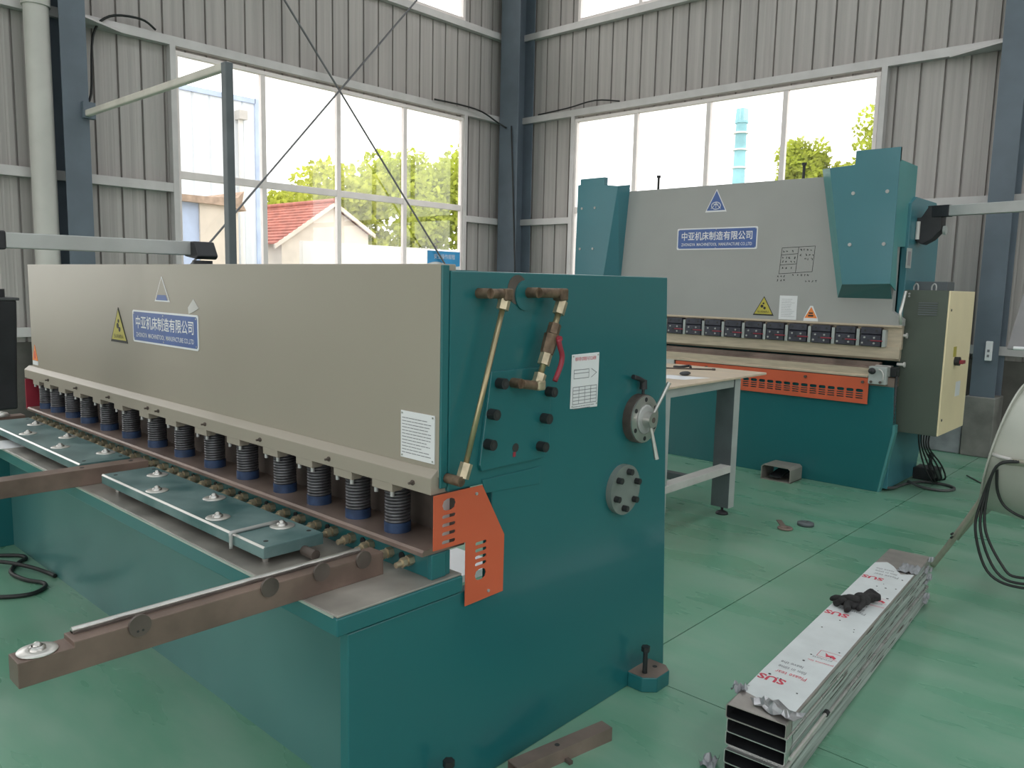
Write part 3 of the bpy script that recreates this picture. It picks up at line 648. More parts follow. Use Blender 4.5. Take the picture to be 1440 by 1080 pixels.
lettering('当心机械伤人', .11, .02, (-3.977, Y-.0026, 1.312), EX, EZ, 'ink', ws)
lg = tri_sign(sh, -3.493, 1.492, 1.602, .074, Y, 'sign_white', 'grey_paint', 'logo_plate'); MB().prism([(-3.55, 1.498), (-3.436, 1.498), (-3.452, 1.521), (-3.534, 1.521)], 'y', Y-.0026, Y-.0030).build('faded_print', 'blue_sign', lg)
MB().prism([(-3.245, 1.448), (-3.19, 1.462), (-3.155, 1.475), (-3.20, 1.512), (-3.25, 1.475)], 'y', Y, Y-.0015).build('peeled_sticker', 'white_steel', sh)
rs = MB().box(-5.265, -5.175, Y, Y-.0015, 1.068, 1.092).build('sticker', 'sign_white', sh); MB().prism([(-5.265, 1.094), (-5.175, 1.094), (-5.22, 1.186)], 'y', Y, Y-.002).build('red_triangle', 'orange_sign', rs)
MB().prism([(-5.23, 1.105), (-5.21, 1.105), (-5.215, 1.15), (-5.225, 1.15)], 'y', Y-.002, Y-.0025).build('symbol', 'ink_red', rs)
sp = MB().box(-1.859, -1.706, Y, Y-.003, 1.07, 1.214).build('spec_plate', 'paper', sh)
lines_mb(text_rows(12, .008, .142, .012, .128, 9), (-1.859, Y-.003, 1.07), EX, EZ, .0022).build('print', 'ink_grey', sp)
for x in (-1.852, -1.713):
    for z in (1.077, 1.207): MB().cyl((x, Y-.003, z), (x, Y-.005, z), .003, 8).build('rivet', 'steel', sp)
lf = MB().box(-5.30, -5.285, 1.50, 1.62, .80, .98).build('far_guard', 'red', sh)
# ---- swinging arm with the hanging control box
ca = thing('pendant_boom', 'aluminium swing arm mounted on top of the shearing machine', 'arm', (-3.66, 1.8, 1.655))
A = Vector((-3.68, 1.78, 1.735)); B = Vector((-3.80, 1.03, 1.735)); 
MB().cyl((-3.64, 1.8, 1.60), (-3.64, 1.8, 1.68), .045, 20).build('pivot_post', 'black_plastic', ca)
MB().prism([(-3.72, 1.70), (-3.60, 1.685), (-3.58, 1.70), (-3.62, 1.768), (-3.72, 1.768)], 'y', 1.75, 1.85).build('pivot_head', 'black_plastic', ca, .006)
d = (B-A).normalized(); n = Vector((-d.y, d.x, 0))
def ob(P, Q, wd, z0, z1):
    d = (Q-P).normalized(); n = Vector((-d.y, d.x, 0))*wd/2
    return MB().prism([((P+n).x, (P+n).y), ((P-n).x, (P-n).y), ((Q-n).x, (Q-n).y), ((Q+n).x, (Q+n).y)], 'z', z0, z1)
ob(A, B, .06, 1.704, 1.768).build('beam', 'galv', ca, .004); ob(B, B+d*.05, .07, 1.698, 1.774).build('end_cap', 'black_plastic', ca, .005)
cp = thing('control_pendant', 'black control box hanging from the end of the aluminium arm', 'control box', (-3.88, 1.0, 1.02))
MB().prism([(-3.98, 1.02), (-3.85, 1.02), (-3.84, 1.13), (-3.80, 1.40), (-3.79, 1.49), (-3.98, 1.49)], 'y', .97, 1.06).build('housing', 'black_plastic', cp, .008); MB().box(-3.985, -3.783, .962, 1.068, 1.488, 1.50).build('lid', 'rubber', cp, .003)
MB().tube([(-3.85, 1.01, 1.505), (-3.845, 1.01, 1.56), (-3.855, 1.01, 1.64), (-3.83, 1.0, 1.70)], .012, 10, smooth=4).build('hanger_cable', 'white_steel', cp); MB().cyl((-3.85, 1.01, 1.50), (-3.85, 1.01, 1.535), .022, 14).build('cable_gland', 'black_plastic', cp)
for z in (1.15, 1.24, 1.33, 1.42): MB().cyl((-3.92, .97, z), (-3.92, .958, z), .014, 14).build('push_button', 'red', cp)
# loose things on the shear table
o = MB().tube([(-2.305, 1.38, .797), (-2.30, 1.236, .797), (-2.30, 1.209, .795), (-2.30, 1.208, .78), (-2.30, 1.208, .745)], .0062, 10, smooth=3).build('hex_key', 'galv'); tag(o, 'bent steel hex key hooked over the edge of the raised table plate', 'tool')
o = MB().box(-4.75, -4.52, 1.10, 1.34, .7225, .7245).build('metal_sheet', 'paper'); tag(o, 'white sheet offcut sticking out under the far table plate', 'sheet')
# ================================================================ PRESS BRAKE (front faces -y)
pb = thing('press_brake', 'tall teal and grey hydraulic press brake in front of the far window', 'machine', (-3.6, 7.0, 0))
YB = 6.64
MB().prism([(-5.30, 0), (-2.035, 0), (-1.955, .50), (-1.955, .56), (-1.97, .86), (-5.30, .86)], 'y', YB, YB+.07).build('bed_plate', 'teal', pb, .003)
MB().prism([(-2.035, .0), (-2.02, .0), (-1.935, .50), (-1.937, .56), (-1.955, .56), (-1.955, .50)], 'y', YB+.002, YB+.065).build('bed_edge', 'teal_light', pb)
MB().box(-5.2, -1.97, YB+.0, YB+.12, .86, .935).build('bed_rail', 'brown_steel', pb, .003)
MB().prism([(YB-.03, .925), (YB-.03, .938), (YB-.015, .945), (YB-.015, .998), (YB+.10, .998), (YB+.10, .925)], 'x', -5.2, -2.165).build('die_holder', 'wood_steel', pb)
MB().prism([(YB+.005, .998), (YB+.005, 1.012), (YB+.02, 1.018), (YB+.02, 1.048), (YB+.045, 1.048), (YB+.055, 1.036), (YB+.065, 1.048), (YB+.09, 1.048), (YB+.09, .998)], 'x', -5.15, -2.10).build('die', 'brown_steel', pb)
MB().prism([(YB+.03, 1.18), (YB+.03, 1.085), (YB+.05, 1.066), (YB+.06, 1.066), (YB+.08, 1.10), (YB+.08, 1.18)], 'x', -5.2, -1.96).build('punch', 'wood_steel', pb)
MB().box(-5.2, -1.955, YB+.045, YB+.085, 1.16, 1.345).build('clamp_rail', 'wood_steel', pb)
# ram
MB().prism([(-5.0, 1.345), (-1.945, 1.345), (-1.945, 1.40), (-2.03, 1.46), (-2.03, 2.537), (-5.0, 2.537)], 'y', YB, YB+.07).build('ram', 'grey_ram', pb, .003)
MB().box(-5.0, -1.945, YB-.008, YB+.04, 1.335, 1.35).build('ram_lip', 'wood_steel', pb)
# punch clamps
def clamp(x):
    o = MB().prism([(YB-.005, 1.172), (YB-.02, 1.18), (YB-.02, 1.262), (YB-.006, 1.268), (YB-.018, 1.275), (YB-.018, 1.325), (YB+.045, 1.325), (YB+.045, 1.172)], 'x', x-.076, x+.076).build('punch_clamp', 'clamp_black', pb)
    for dx, z in ((-.045, 1.245), (.03, 1.245), (-.06, 1.20), (.03, 1.20)): MB().cyl((x+dx, YB-.02, z), (x+dx, YB-.026, z), .008, 10).build('clamp_screw', 'galv', o)
    for dx in (-.045, .045): MB().cyl((x+dx, YB-.018, 1.30), (x+dx, YB-.0185, 1.30), .009, 10).build('screw_hole', 'ink', o)
    MB().cyl((x-.015, YB-.02, 1.222), (x-.015, YB-.0205, 1.222), .009, 10).build('screw_hole', 'ink', o)
    MB().box(x+.005, x+.10, YB-.034, YB-.028, 1.217, 1.226).build('clamp_lever', 'red', o, .002)
    MB().box(x+.086, x+.110, YB-.01, YB+.045, 1.175, 1.31).build('spacer', 'leg_grey', o)
    return o
k0 = clamp(-2.172)
for i in range(1, 15): dup(k0, (-.1995*i, 0, 0))
# orange finger guard
ho = []
for i in range(22):
    x = -2.222-.0758*i
    ho.append(stadium(x, .812, .060, .026))
    for z in (.787, .769, .751): ho.append(stadium(x, z, .060, .009, 2))
og = holed([(-3.93, .712), (-2.155, .712), (-2.155, .918), (-3.93, .918)], ho, 'y', YB-.028, YB-.024).build('orange_guard', 'orange', pb)
MB().prism([(YB-.028, .712), (YB-.028, .708), (YB-.01, .708), (YB-.01, .712)], 'x', -3.93, -2.155).build('guard_return', 'orange', og)
for x in (-3.60, -2.67, -2.20): MB().hexa((x, YB-.028, .885), (x, YB-.045, .885), .012).build('guard_screw', 'dark_brown', og)
MB().box(-4.25, -3.95, YB-.03, YB-.01, .87, .925).build('end_cover', 'white_steel', pb)
# end stop with knob and hook
es = MB().box(-2.155, -2.02, YB-.05, YB+.03, .878, 1.018).build('end_stop', 'leg_grey', pb, .004)
MB().box(-2.12, -2.0, YB-.02, YB+.05, .945, 1.03).build('stop_block', 'steel', es, .004)
MB().cyl((-2.115, YB-.05, .985), (-2.115, YB-.085, .985), .012, 12).ball((-2.115, YB-.095, .985), .027, 2, (1.1, .8, 1)).build('clamp_knob', 'black_plastic', es)
MB().tube([(-2.075, YB-.06, 1.0), (-2.05, YB-.075, .99), (-2.035, YB-.075, .96), (-2.035, YB-.075, .92), (-2.045, YB-.06, .90)], .006, 8, smooth=3).build('hook_lever', 'white_steel', es)
MB().box(-2.0, -1.955, YB-.03, YB+.06, .95, 1.02).build('side_clamp', 'black_steel', es, .003)
for x in (-2.13, -2.06): MB().hexa((x, YB-.05, .895), (x, YB-.062, .895), .011).build('stop_bolt', 'dark_brown', es)
# side frames (C frames)
def cframe(x0, x1):
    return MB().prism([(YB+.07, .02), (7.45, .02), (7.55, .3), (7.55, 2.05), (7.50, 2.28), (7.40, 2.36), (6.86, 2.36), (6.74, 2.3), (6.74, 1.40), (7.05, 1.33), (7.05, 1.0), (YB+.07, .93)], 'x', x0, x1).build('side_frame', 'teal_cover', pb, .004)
cframe(-2.03, -1.98); cframe(-5.22, -5.17)
MB().box(-5.17, -2.03, 7.36, 7.42, .1, 2.0).build('back_plate', 'teal', pb); MB().box(-4.9, -2.4, 6.95, 7.36, 1.75, 2.36).build('oil_tank', 'teal', pb, .004)
# sight window in the side frame
MB().box(-1.98, -1.975, 6.54+.17, 6.67+.16, 1.80, 1.955).build('sight_opening', 'leg_grey', pb); MB().box(-1.975, -1.973, 6.735, 6.80, 1.82, 1.93).build('sight_glass', 'hood', pb)
# right cylinder cover
YF = 6.45
rc = MB().prism([(-2.525, 2.575), (-2.33, 2.585), (-2.33, 2.69), (-2.003, 2.69), (-2.003, 1.672), (-2.364, 1.66)], 'y', YF, YF+.012).build('cylinder_cover', 'teal_cover', pb, .002)
def quad(pts, nm, m, par, th=.008):
    P = [Vector(p) for p in pts]; n = (P[1]-P[0]).cross(P[2]-P[0]).normalized()*th; q = MB(); k = len(P)
    q.v = [tuple(p) for p in P]+[tuple(p-n) for p in P]; q.face(range(k)); q.face(range(2*k-1, k-1, -1))
    for i in range(k): j = (i+1) % k; q.face((i, j, k+j, k+i))
    return q.build(nm, m, par)
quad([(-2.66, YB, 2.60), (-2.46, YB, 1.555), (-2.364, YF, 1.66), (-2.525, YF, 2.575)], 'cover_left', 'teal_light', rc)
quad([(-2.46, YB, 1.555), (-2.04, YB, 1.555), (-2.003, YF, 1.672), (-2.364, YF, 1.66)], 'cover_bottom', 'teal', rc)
MB().prism([(YF+.012, 1.672), (YF+.012, 2.69), (YF+.03, 2.69), (YF+.03, 2.60), (6.89, 2.60), (6.89, 1.975), (6.56, 1.955), (6.60, 1.62)], 'x', -2.012, -2.003).build('cover_side', 'teal_light', rc)  # light from the right is painted into this paler side
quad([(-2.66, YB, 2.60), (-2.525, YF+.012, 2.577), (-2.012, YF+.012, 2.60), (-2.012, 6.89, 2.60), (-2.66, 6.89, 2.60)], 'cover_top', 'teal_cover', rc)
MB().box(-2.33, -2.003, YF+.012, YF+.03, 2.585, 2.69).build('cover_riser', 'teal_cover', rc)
for x, z in ((-2.328, 2.367), (-2.075, 2.367), (-2.326, 1.972), (-2.071, 1.973)): MB().cyl((x, YF, z), (x, YF-.006, z), .014, 12).cyl((x+.006, YF-.006, z-.002), (x+.006, YF-.008, z-.002), .006, 8).build('cover_screw', 'galv', rc)
# left cylinder cover
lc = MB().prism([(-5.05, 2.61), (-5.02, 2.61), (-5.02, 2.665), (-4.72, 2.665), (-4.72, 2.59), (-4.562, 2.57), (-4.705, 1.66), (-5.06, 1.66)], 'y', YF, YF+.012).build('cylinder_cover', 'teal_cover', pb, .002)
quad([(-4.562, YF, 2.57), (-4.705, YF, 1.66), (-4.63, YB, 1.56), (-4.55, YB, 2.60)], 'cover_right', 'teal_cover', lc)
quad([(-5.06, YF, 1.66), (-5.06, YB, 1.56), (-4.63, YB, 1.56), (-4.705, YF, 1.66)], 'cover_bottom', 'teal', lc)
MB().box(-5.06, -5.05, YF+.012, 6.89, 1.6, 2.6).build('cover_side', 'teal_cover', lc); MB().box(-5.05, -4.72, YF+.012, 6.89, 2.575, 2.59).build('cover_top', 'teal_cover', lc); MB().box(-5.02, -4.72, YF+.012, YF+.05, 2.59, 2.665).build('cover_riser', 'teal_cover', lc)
for x, z in ((-4.99, 2.375), (-4.83, 2.375), (-5.0, 1.975), (-4.84, 1.975)): MB().cyl((x, YF, z), (x, YF-.006, z), .012, 12).build('cover_screw', 'galv', lc)
for x in (-4.25, -2.83): MB().cyl((x, YB+.035, 2.53), (x, YB+.035, 2.66), .012, 10).cyl((x, YB+.035, 2.65), (x, YB+.035, 2.67), .02, 10).build('lifting_stud', 'black_steel', pb)
# signs on the ram
Y = YB-.0005
nameplate(pb, -3.992, -3.19, 1.96, 2.156, Y)
lg = tri_sign(pb, -3.607, 2.296, 2.50, .107, Y, 'sign_white', 'blue_sign', 'logo_plate')
MB().tube([(-3.607+.045*math.cos(t*.393), Y-.003, 2.352+.032*math.sin(t*.393)) for t in range(17)], .0035, 5).tube([(-3.655, Y-.003, 2.325), (-3.607, Y-.003, 2.37), (-3.56, Y-.003, 2.325)], .0035, 5).tube([(-3.607, Y-.003, 2.33), (-3.607, Y-.003, 2.385)], .0035, 5).tube([(-3.63, Y-.003, 2.365), (-3.584, Y-.003, 2.365)], .0035, 5).build('emblem', 'sign_white', lg)
ws = tri_sign(pb, -3.095, 1.383, 1.55, .096, Y, 'ink', 'yellow', 'warning_sign')
MB().cyl((-3.11, Y-.0026, 1.463), (-3.11, Y-.0032, 1.463), .014, 10).cyl((-3.085, Y-.0026, 1.447), (-3.085, Y-.0032, 1.447), .012, 10).cyl((-3.097, Y-.0026, 1.487), (-3.097, Y-.0032, 1.487), .009, 10).build('gear_symbol', 'ink', ws); lettering('当心机械伤人', .11, .02, (-3.095, Y-.0026, 1.415), EX, EZ, 'ink', ws)
o = MB().box(-2.953, -2.797, Y, Y-.002, 1.356, 1.56).build('paper_notice', 'paper', pb); lines_mb(text_rows(11, .02, .14, .02, .18, 5), (-2.953, Y-.002, 1.356), EX, EZ, .002).build('print', 'ink_grey', o)
o = MB().prism([(-2.735, 1.352), (-2.608, 1.352), (-2.612, 1.375), (-2.66, 1.48), (-2.684, 1.48), (-2.731, 1.375)], 'y', Y, Y-.002).build('warning_sticker', 'sign_white', pb)
MB().prism([(-2.725, 1.378), (-2.618, 1.378), (-2.672, 1.472)], 'y', Y-.002, Y-.0026).build('sign_field', 'orange_sign', o); MB().box(-2.695, -2.650, Y-.0026, Y-.003, 1.39, 1.405).box(-2.69, -2.655, Y-.0026, Y-.003, 1.413, 1.425).build('hand_symbol', 'ink', o)
# hand-drawn marker table
gx0, gx1, gz0, gz1 = -2.975, -2.675, 1.745, 1.965
sg = [(gx0, gz0, gx0+.015, gz1), (gx0+.015, gz1, gx1, gz1+.012), (gx1, gz1+.012, gx1-.012, gz0+.02), (gx0, gz0, gx1-.012, gz0+.02), (-2.83, gz0+.01, -2.815, gz1+.006), (gx0+.012, 1.905, -2.82, 1.915), (gx0+.005, 1.82, -2.825, 1.83)]
rd = random.Random(3)
for z0, xa, xb in ((1.935, -2.95, -2.84), (1.88, -2.955, -2.85), (1.85, -2.955, -2.85), (1.795, -2.95, -2.86), (1.945, -2.80, -2.69), (1.905, -2.80, -2.69), (1.87, -2.76, -2.70), (1.725, -2.99, -2.93), (1.69, -2.99, -2.93), (1.735, -2.86, -2.70), (1.685, -2.74, -2.64)):
    x = xa
    while x < xb:
        for k in range(3): sg.append((x+rd.random()*.014, z0+rd.random()*.018-.009, x+rd.random()*.014, z0+rd.random()*.018-.009))
        x += .028+(.02 if rd.random() < .25 else 0)
lines_mb([(a, b, c, d) for a, b, c, d in sg if abs(a-c)+abs(b-d) > .003], (0, Y, 0), EX, EZ, .0036).build('marker_table', 'ink', pb)
# swing arm on the right frame
ba = thing('swing_arm', 'pale steel swing arm reaching right from the press brake', 'arm', (-1.94, 6.98, 2.0))
MB().prism([(-1.98, 2.02), (-1.93, 1.99), (-1.86, 2.03), (-1.80, 2.10), (-1.80, 2.22), (-1.84, 2.285), (-1.90, 2.285), (-1.95, 2.2), (-1.98, 2.2)], 'y', 6.90, 7.03).build('joint', 'black_plastic', ba, .006)
MB().cyl((-1.965, 6.895, 2.03), (-1.965, 6.895, 2.17), .016, 10).build('joint_pin', 'white_steel', ba); MB().cyl((-1.795, 6.96, 2.10), (-1.775, 6.96, 2.10), .035, 16).build('joint_cap', 'leg_grey', ba)
ob(Vector((-1.86, 6.93, 0)), Vector((-.2, 6.55, 0)), .06, 2.205, 2.285).build('beam', 'galv', ba, .004)
ob(Vector((-1.90, 6.94, 0)), Vector((-1.74, 6.90, 0)), .066, 2.20, 2.29).build('sleeve', 'black_plastic', ba, .003)
pd = thing('arm_pendant', 'control box hanging at the far end of the pale swing arm', 'control box', (-.2, 6.55, 1.3))
MB().box(-.3, -.1, 6.48, 6.62, 1.35, 1.9).build('housing', 'black_plastic', pd, .008); MB().cyl((-.2, 6.55, 1.9), (-.2, 6.55, 2.205), .012, 10).build('hanger', 'black_plastic', pd)
# electrical cabinet on the side of the brake
ec = thing('electrical_cabinet', 'green electrical cabinet with cream door on the side of the press brake', 'cabinet', (-1.82, 7.12, .49))
MB().box(-1.985, -1.665, 6.75, 7.50, .495, 1.63).build('body', 'cabinet_green', ec, .004)
dr = MB().box(-1.665, -1.652, 6.752, 7.498, .498, 1.628).build('door', 'cabinet_cream', ec, .004)
MB().cyl((-1.652, 7.05, 1.074), (-1.615, 7.05, 1.074), .035, 20).build('switch_base', 'black_plastic', dr); MB().box(-1.615, -1.585, 7.02, 7.10, 1.055, 1.085).build('switch_handle', 'red', dr, .005)
MB().box(-1.652, -1.6505, 6.98, 7.07, 1.11, 1.19).build('switch_label', 'yellow', dr); MB().box(-1.652, -1.6505, 7.14, 7.28, .78, .9).build('type_plate', 'sign_white', dr)
for y, z in ((6.81, 1.48), (6.81, .62)): MB().cyl((-1.652, y, z), (-1.648, y, z), .010, 10).build('door_lock', 'black_plastic', dr)
o = MB().box(-1.875, -1.73, 6.748, 6.75, 1.43, 1.545).build('vent', 'cabinet_green', ec)
for k in range(6): MB().box(-1.87, -1.735, 6.742, 6.748, 1.437+.018*k, 1.445+.018*k).build('vent_slat', 'leg_dark', o)
MB().box(-1.985, -1.74, 7.0, 7.2, 1.63, 1.70).build('cable_tray', 'leg_dark', ec, .003)
for x in (-1.93, -1.80): MB().tube([(x, 6.80, 1.625), (x, 6.80, 1.66), (x+.018, 6.80, 1.68), (x+.03, 6.80, 1.66), (x+.03, 6.80, 1.625)], .006, 8, smooth=3).build('lifting_eye', 'galv', ec)
for z in (1.58, 1.60): MB().cyl((-1.945, 6.75, z), (-1.945, 6.744, z), .008, 8).build('rivet', 'galv', ec)
for z in (1.27, 1.04): MB().cyl((-1.985, 6.72, z), (-1.93, 6.72, z), .012, 10).cyl((-1.935, 6.72, z), (-1.925, 6.72, z), .022, 10).build('mount_bolt', 'white_steel', ec)
# ribbed hose between stop and cabinet, loose wires, floor cable
o = MB()
o.tube([(-1.965+.004*math.sin(i*2.1), 6.665, 1.0-i*.0105) for i in range(45)], .012, 8)
tag(o.build('flexible_hose', 'rubber'), 'black ribbed hose hanging down the right end of the press brake bed', 'hose')
o = MB().tube([(-1.93, 6.60, 1.62), (-1.95, 6.58, 1.45), (-1.94, 6.58, 1.36)], .012, 8).build('light_curtain_rod', 'bright_steel'); tag(o, 'short chrome rod beside the right cylinder cover of the press brake', 'rod')
t = thing('cable_bundle', 'dark cables dropping from under the electrical cabinet to the floor', 'cable', (-1.8, 7.1, 0))
for k in range(5):
    x = -1.86+.018*k; MB().tube([(x, 7.0+.02*k, .492), (x+.01, 7.02, .36), (x+.04+.01*k, 7.08+.02*k, .2), (x+.09, 7.15+.03*k, .06), (x+.10-.05*k, 7.3+.05*k, .012)], .007, 8, smooth=4).build('cable_strand', 'cable', t)
tag(MB().tube([(-1.99, 6.72, .03), (-1.96, 6.80, .02), (-1.95, 6.95, .015), (-1.93, 7.10, .013), (-1.85, 7.26, .013), (-1.68, 7.28, .013), (-1.60, 7.18, .013), (-1.65, 7.05, .013), (-1.80, 7.02, .018), (-1.93, 7.09, .032)], .012, 8, smooth=5).build('floor_cable', 'cable_grey'), 'grey cable loop on the floor beside the brake and cabinet', 'cable')
t = MB().box(-1.979, -1.80, 7.38, 7.58, 0, .10).build('leveling_foot', 'black_steel', pb, .005); MB().cyl((-1.86, 7.44, .10), (-1.86, 7.44, .24), .014, 10).hexa((-1.86, 7.44, .20), (-1.86, 7.44, .225), .024).build('bolt', 'black_steel', t)
# wrapped panel leaning on the wall
o = MB().box(-2.35, -1.97, 8.9, 8.98, 0, .55).build('wrapped_panel', 'plastic_wrap', None, .01); tag(o, 'panel wrapped in grey plastic standing behind the cream cabinet door', 'panel')
# foot pedal
fp = thing('foot_pedal', 'low steel hood of a foot pedal on the floor before the press brake', 'pedal', (-2.77, 6.46, 0))
MB().prism([(-2.90, .0), (-2.90, .11), (-2.88, .13), (-2.66, .13), (-2.64, .11), (-2.64, .0), (-2.648, 0), (-2.648, .108), (-2.664, .122), (-2.876, .122), (-2.892, .108), (-2.892, 0)], 'y', 6.36, 6.60).build('hood', 'pedal_grey', fp, .002)
MB().box(-2.90, -2.64, 6.36, 6.60, 0, .008).build('base', 'pedal_grey', fp); MB().prism([(6.37, .03), (6.37, .04), (6.55, .075), (6.55, .06)], 'x', -2.83, -2.73).build('treadle', 'black_plastic', fp); MB().box(-2.84, -2.70, 6.50, 6.59, .01, .055).build('switch_block', 'black_plastic', fp)
# ================================================================ WORK TABLE behind the shear
wt = thing('work_table', 'plain work table with pale top between the two machines', 'table', (-3.2, 4.9, 0))
MB().prism(rrect(-3.9, -2.53, 4.17, 5.56, .02), 'z', .985, 1.0).build('table_top', 'wood_top', wt, .003)
MB().box(-3.86, -2.56, 4.22, 5.18, .925, .985).build('apron', 'leg_grey', wt, .002)
def leg(x, y):
    o = MB().box(x-.135, x, y, y+.006, .055, .985).box(x-.006, x, y+.006, y+.08, .055, .985).build('leg', 'leg_dark', wt)
    MB().box(x, x+.003, y, y+.08, .055, .985).build('leg_lit_face', 'leg_grey', o)  # paler skin puts the light on this leg face into the colour
    MB().cyl((x-.06, y+.03, .025), (x-.06, y+.03, .09), .010, 10).lathe([(0, .0), (.045, 0), (.042, .012), (.015, .028), (0, .028)], (x-.06, y+.03, 0), n=20).build('leveling_foot', 'black_plastic', o); return o
l0 = leg(-2.553, 5.10)
for dx, dy in ((0, -.93), (-1.17, 0), (-1.17, -.93)): dup(l0, (dx, dy, 0))
MB().box(-2.63, -2.548, 4.178, 5.10, .318, .368).build('stretcher', 'white_steel', wt, .003); MB().box(-3.8, -3.725, 4.178, 5.10, .318, .368).build('stretcher', 'white_steel', wt, .003); MB().box(-3.72, -2.63, 4.66, 4.72, .30, .35).build('stretcher', 'leg_dark', wt, .003)
o = MB().prism([(-2.95, 4.55), (-2.68, 4.63), (-2.62, 4.86), (-2.90, 4.80)], 'z', 1.0003, 1.0013).build('paper_sheet', 'paper'); tag(o, 'white paper sheet lying on the work table', 'paper')
o = MB().ball((-2.81, 4.86, 1.016), .05, 2, (.6, 1.2, .3)).build('tape_puck', 'rubber'); tag(o, 'small dark rounded tool lying on the white paper', 'tool')
o = MB().cyl((-3.15, 5.15, 1.0065), (-2.86, 5.36, 1.0065), .0055, 8).hexa((-2.87, 5.353, 1.006), (-2.85, 5.367, 1.006), .009).build('scriber', 'dark_brown'); tag(o, 'thin rod-shaped scriber lying across the work table', 'tool')
o = MB().tube([(-3.15, 5.28, 1.008), (-3.08, 5.26, 1.012), (-3.05, 5.33, 1.02), (-3.02, 5.30, 1.008)], .010, 8, smooth=3).build('hand_pliers', 'black_steel'); tag(o, 'dark hand tool at the far side of the work table', 'tool')
# ================================================================ STACK OF RECTANGULAR TUBES
Pn = Vector((-.921, 2.32, 0)); dirv = Vector((-.067, 1, 0)).normalized(); side = Vector((-dirv.y, dirv.x, 0))
def local(m, dx=0, dy=0, rz=0):       # local x = across (to the left), y = along, z up
    c, s = math.cos(rz), math.sin(rz)
    def fn(p):
        a = p.x*c-p.y*s+dx; b = p.x*s+p.y*c+dy
        return Pn+side*a+dirv*b+Vector((0, 0, p.z))
    return m.xf(fn)
TL, TW, TH, WT = 2.09, .20, .0495, .003
names = ['lowest rectangular steel tube of the stack on the floor', 'second rectangular steel tube from the floor in the stack', 'middle rectangular steel tube in the stack of five', 'fourth rectangular steel tube from the floor in the stack', 'topmost film-covered rectangular steel tube of the stack with the glove on it']
for k in range(5):
    z0 = .0502*k; o = [.004, -.006, .003, -.003, 0][k]; dy = [.02, -.01, .015, 0.005, 0][k]
    t = thing('steel_tube', names[k], 'tube', tuple(Pn+side*.1+dirv*1.0+Vector((0, 0, z0))), 'stacked rectangular tubes')
    out = rrect(0, TW, z0, z0+TH, .007, 3); inn = rrect(WT, TW-WT, z0+WT, z0+TH-WT, .005, 3); m = MB(); n = len(out)
    for yy in (0, TL): m.v += [(a, yy, b) for a, b in out]+[(a, yy, b) for a, b in inn]
    for i in range(n):
        j = (i+1) % n
        m.face((i, j, 2*n+j, 2*n+i)); m.face((n+i, 3*n+i, 3*n+j, n+j)); m.face((i, n+i, n+j, j)); m.face((2*n+i, 2*n+j, 3*n+j, 3*n+i))
    local(m, o, dy).build('tube_body', 'tube_bare' if k == 4 else 'tube_steel', t)
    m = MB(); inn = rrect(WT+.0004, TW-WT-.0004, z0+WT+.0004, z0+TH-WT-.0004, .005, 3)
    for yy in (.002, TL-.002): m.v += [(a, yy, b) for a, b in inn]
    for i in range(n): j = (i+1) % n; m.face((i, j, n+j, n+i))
    local(m, o, dy).build('inner_shade_lining', 'tube_inner_shade', t)  # dark lining paints in the shade of the tube interior
    rd = random.Random(k)
    # protective film on the near long side (ragged), small dark tears
    a = [( .02+.0*rd.random(), z0+.006)]; yy = .05; up = []; lowr = []
    while yy < TL-.03:
        lowr.append((yy, z0+.004+rd.random()*.006)); up.append((yy, z0+TH-.005-rd.random()*.007)); yy += .06+rd.random()*.1
    m = MB(); nn = len(up)
    m.v = [(-.0012, y_, z_) for y_, z_ in lowr]+[(-.0012, y_, z_) for y_, z_ in up]
    for i in range(nn-1): m.face((i, i+1, nn+i+1, nn+i))
    local(m, o, dy).build('side_film', 'side_film', t)
    m = MB()
    for q in range(4):
        yy = .1+rd.random()*(TL-.4); L = .05+rd.random()*.16; zz = z0+.008+rd.random()*.03; m.prism([(yy, zz), (yy+L*.6, zz-.002), (yy+L, zz+.001), (yy+L*.5, zz+.003)], 'x', -.0025, -.0012)
    local(m, o, dy).build('film_tear', 'dark_brown', t)
    m = MB()                               # loose film shreds at the far end
    for q in range(5):
        yy = TL-.02-rd.random()*.12; zz = z0+rd.random()*.045; x0 = -.002
        m.prism([(yy, zz), (yy+.03+rd.random()*.03, zz+.004), (yy+.02, zz+.012+rd.random()*.01)], 'x', x0-.004-rd.random()*.012, x0)
    local(m, o, dy).build('film_shred', 'plastic_wrap', t)
top = t; ZS = .0502*4+TH
rd = random.Random(12)
m = MB().prism([(.006, .06), (.194, .12)]+[(.197, .12+i*.2) for i in range(1, 9)]+[(.197, 1.80), (.15, 1.845), (.11, 1.80), (.055, 1.70), (.004, 1.74)], 'z', ZS+.0002, ZS+.0012); tf = local(m).build('top_film', 'film', top)
def flat(m): return local(m)
def film_text(s, cx, cy, wd, ht, col, bold=0):
    tm = text_mb(s, wd, ht, (0, 0, 0), (1, 0, 0), (0, 1, 0), 0, bold)
    tm.v = [(cx+p[0], cy-p[1], ZS+.0018) for p in tm.v]       # reads from the far side of the stack
    local(tm).build('lettering', col, tf)
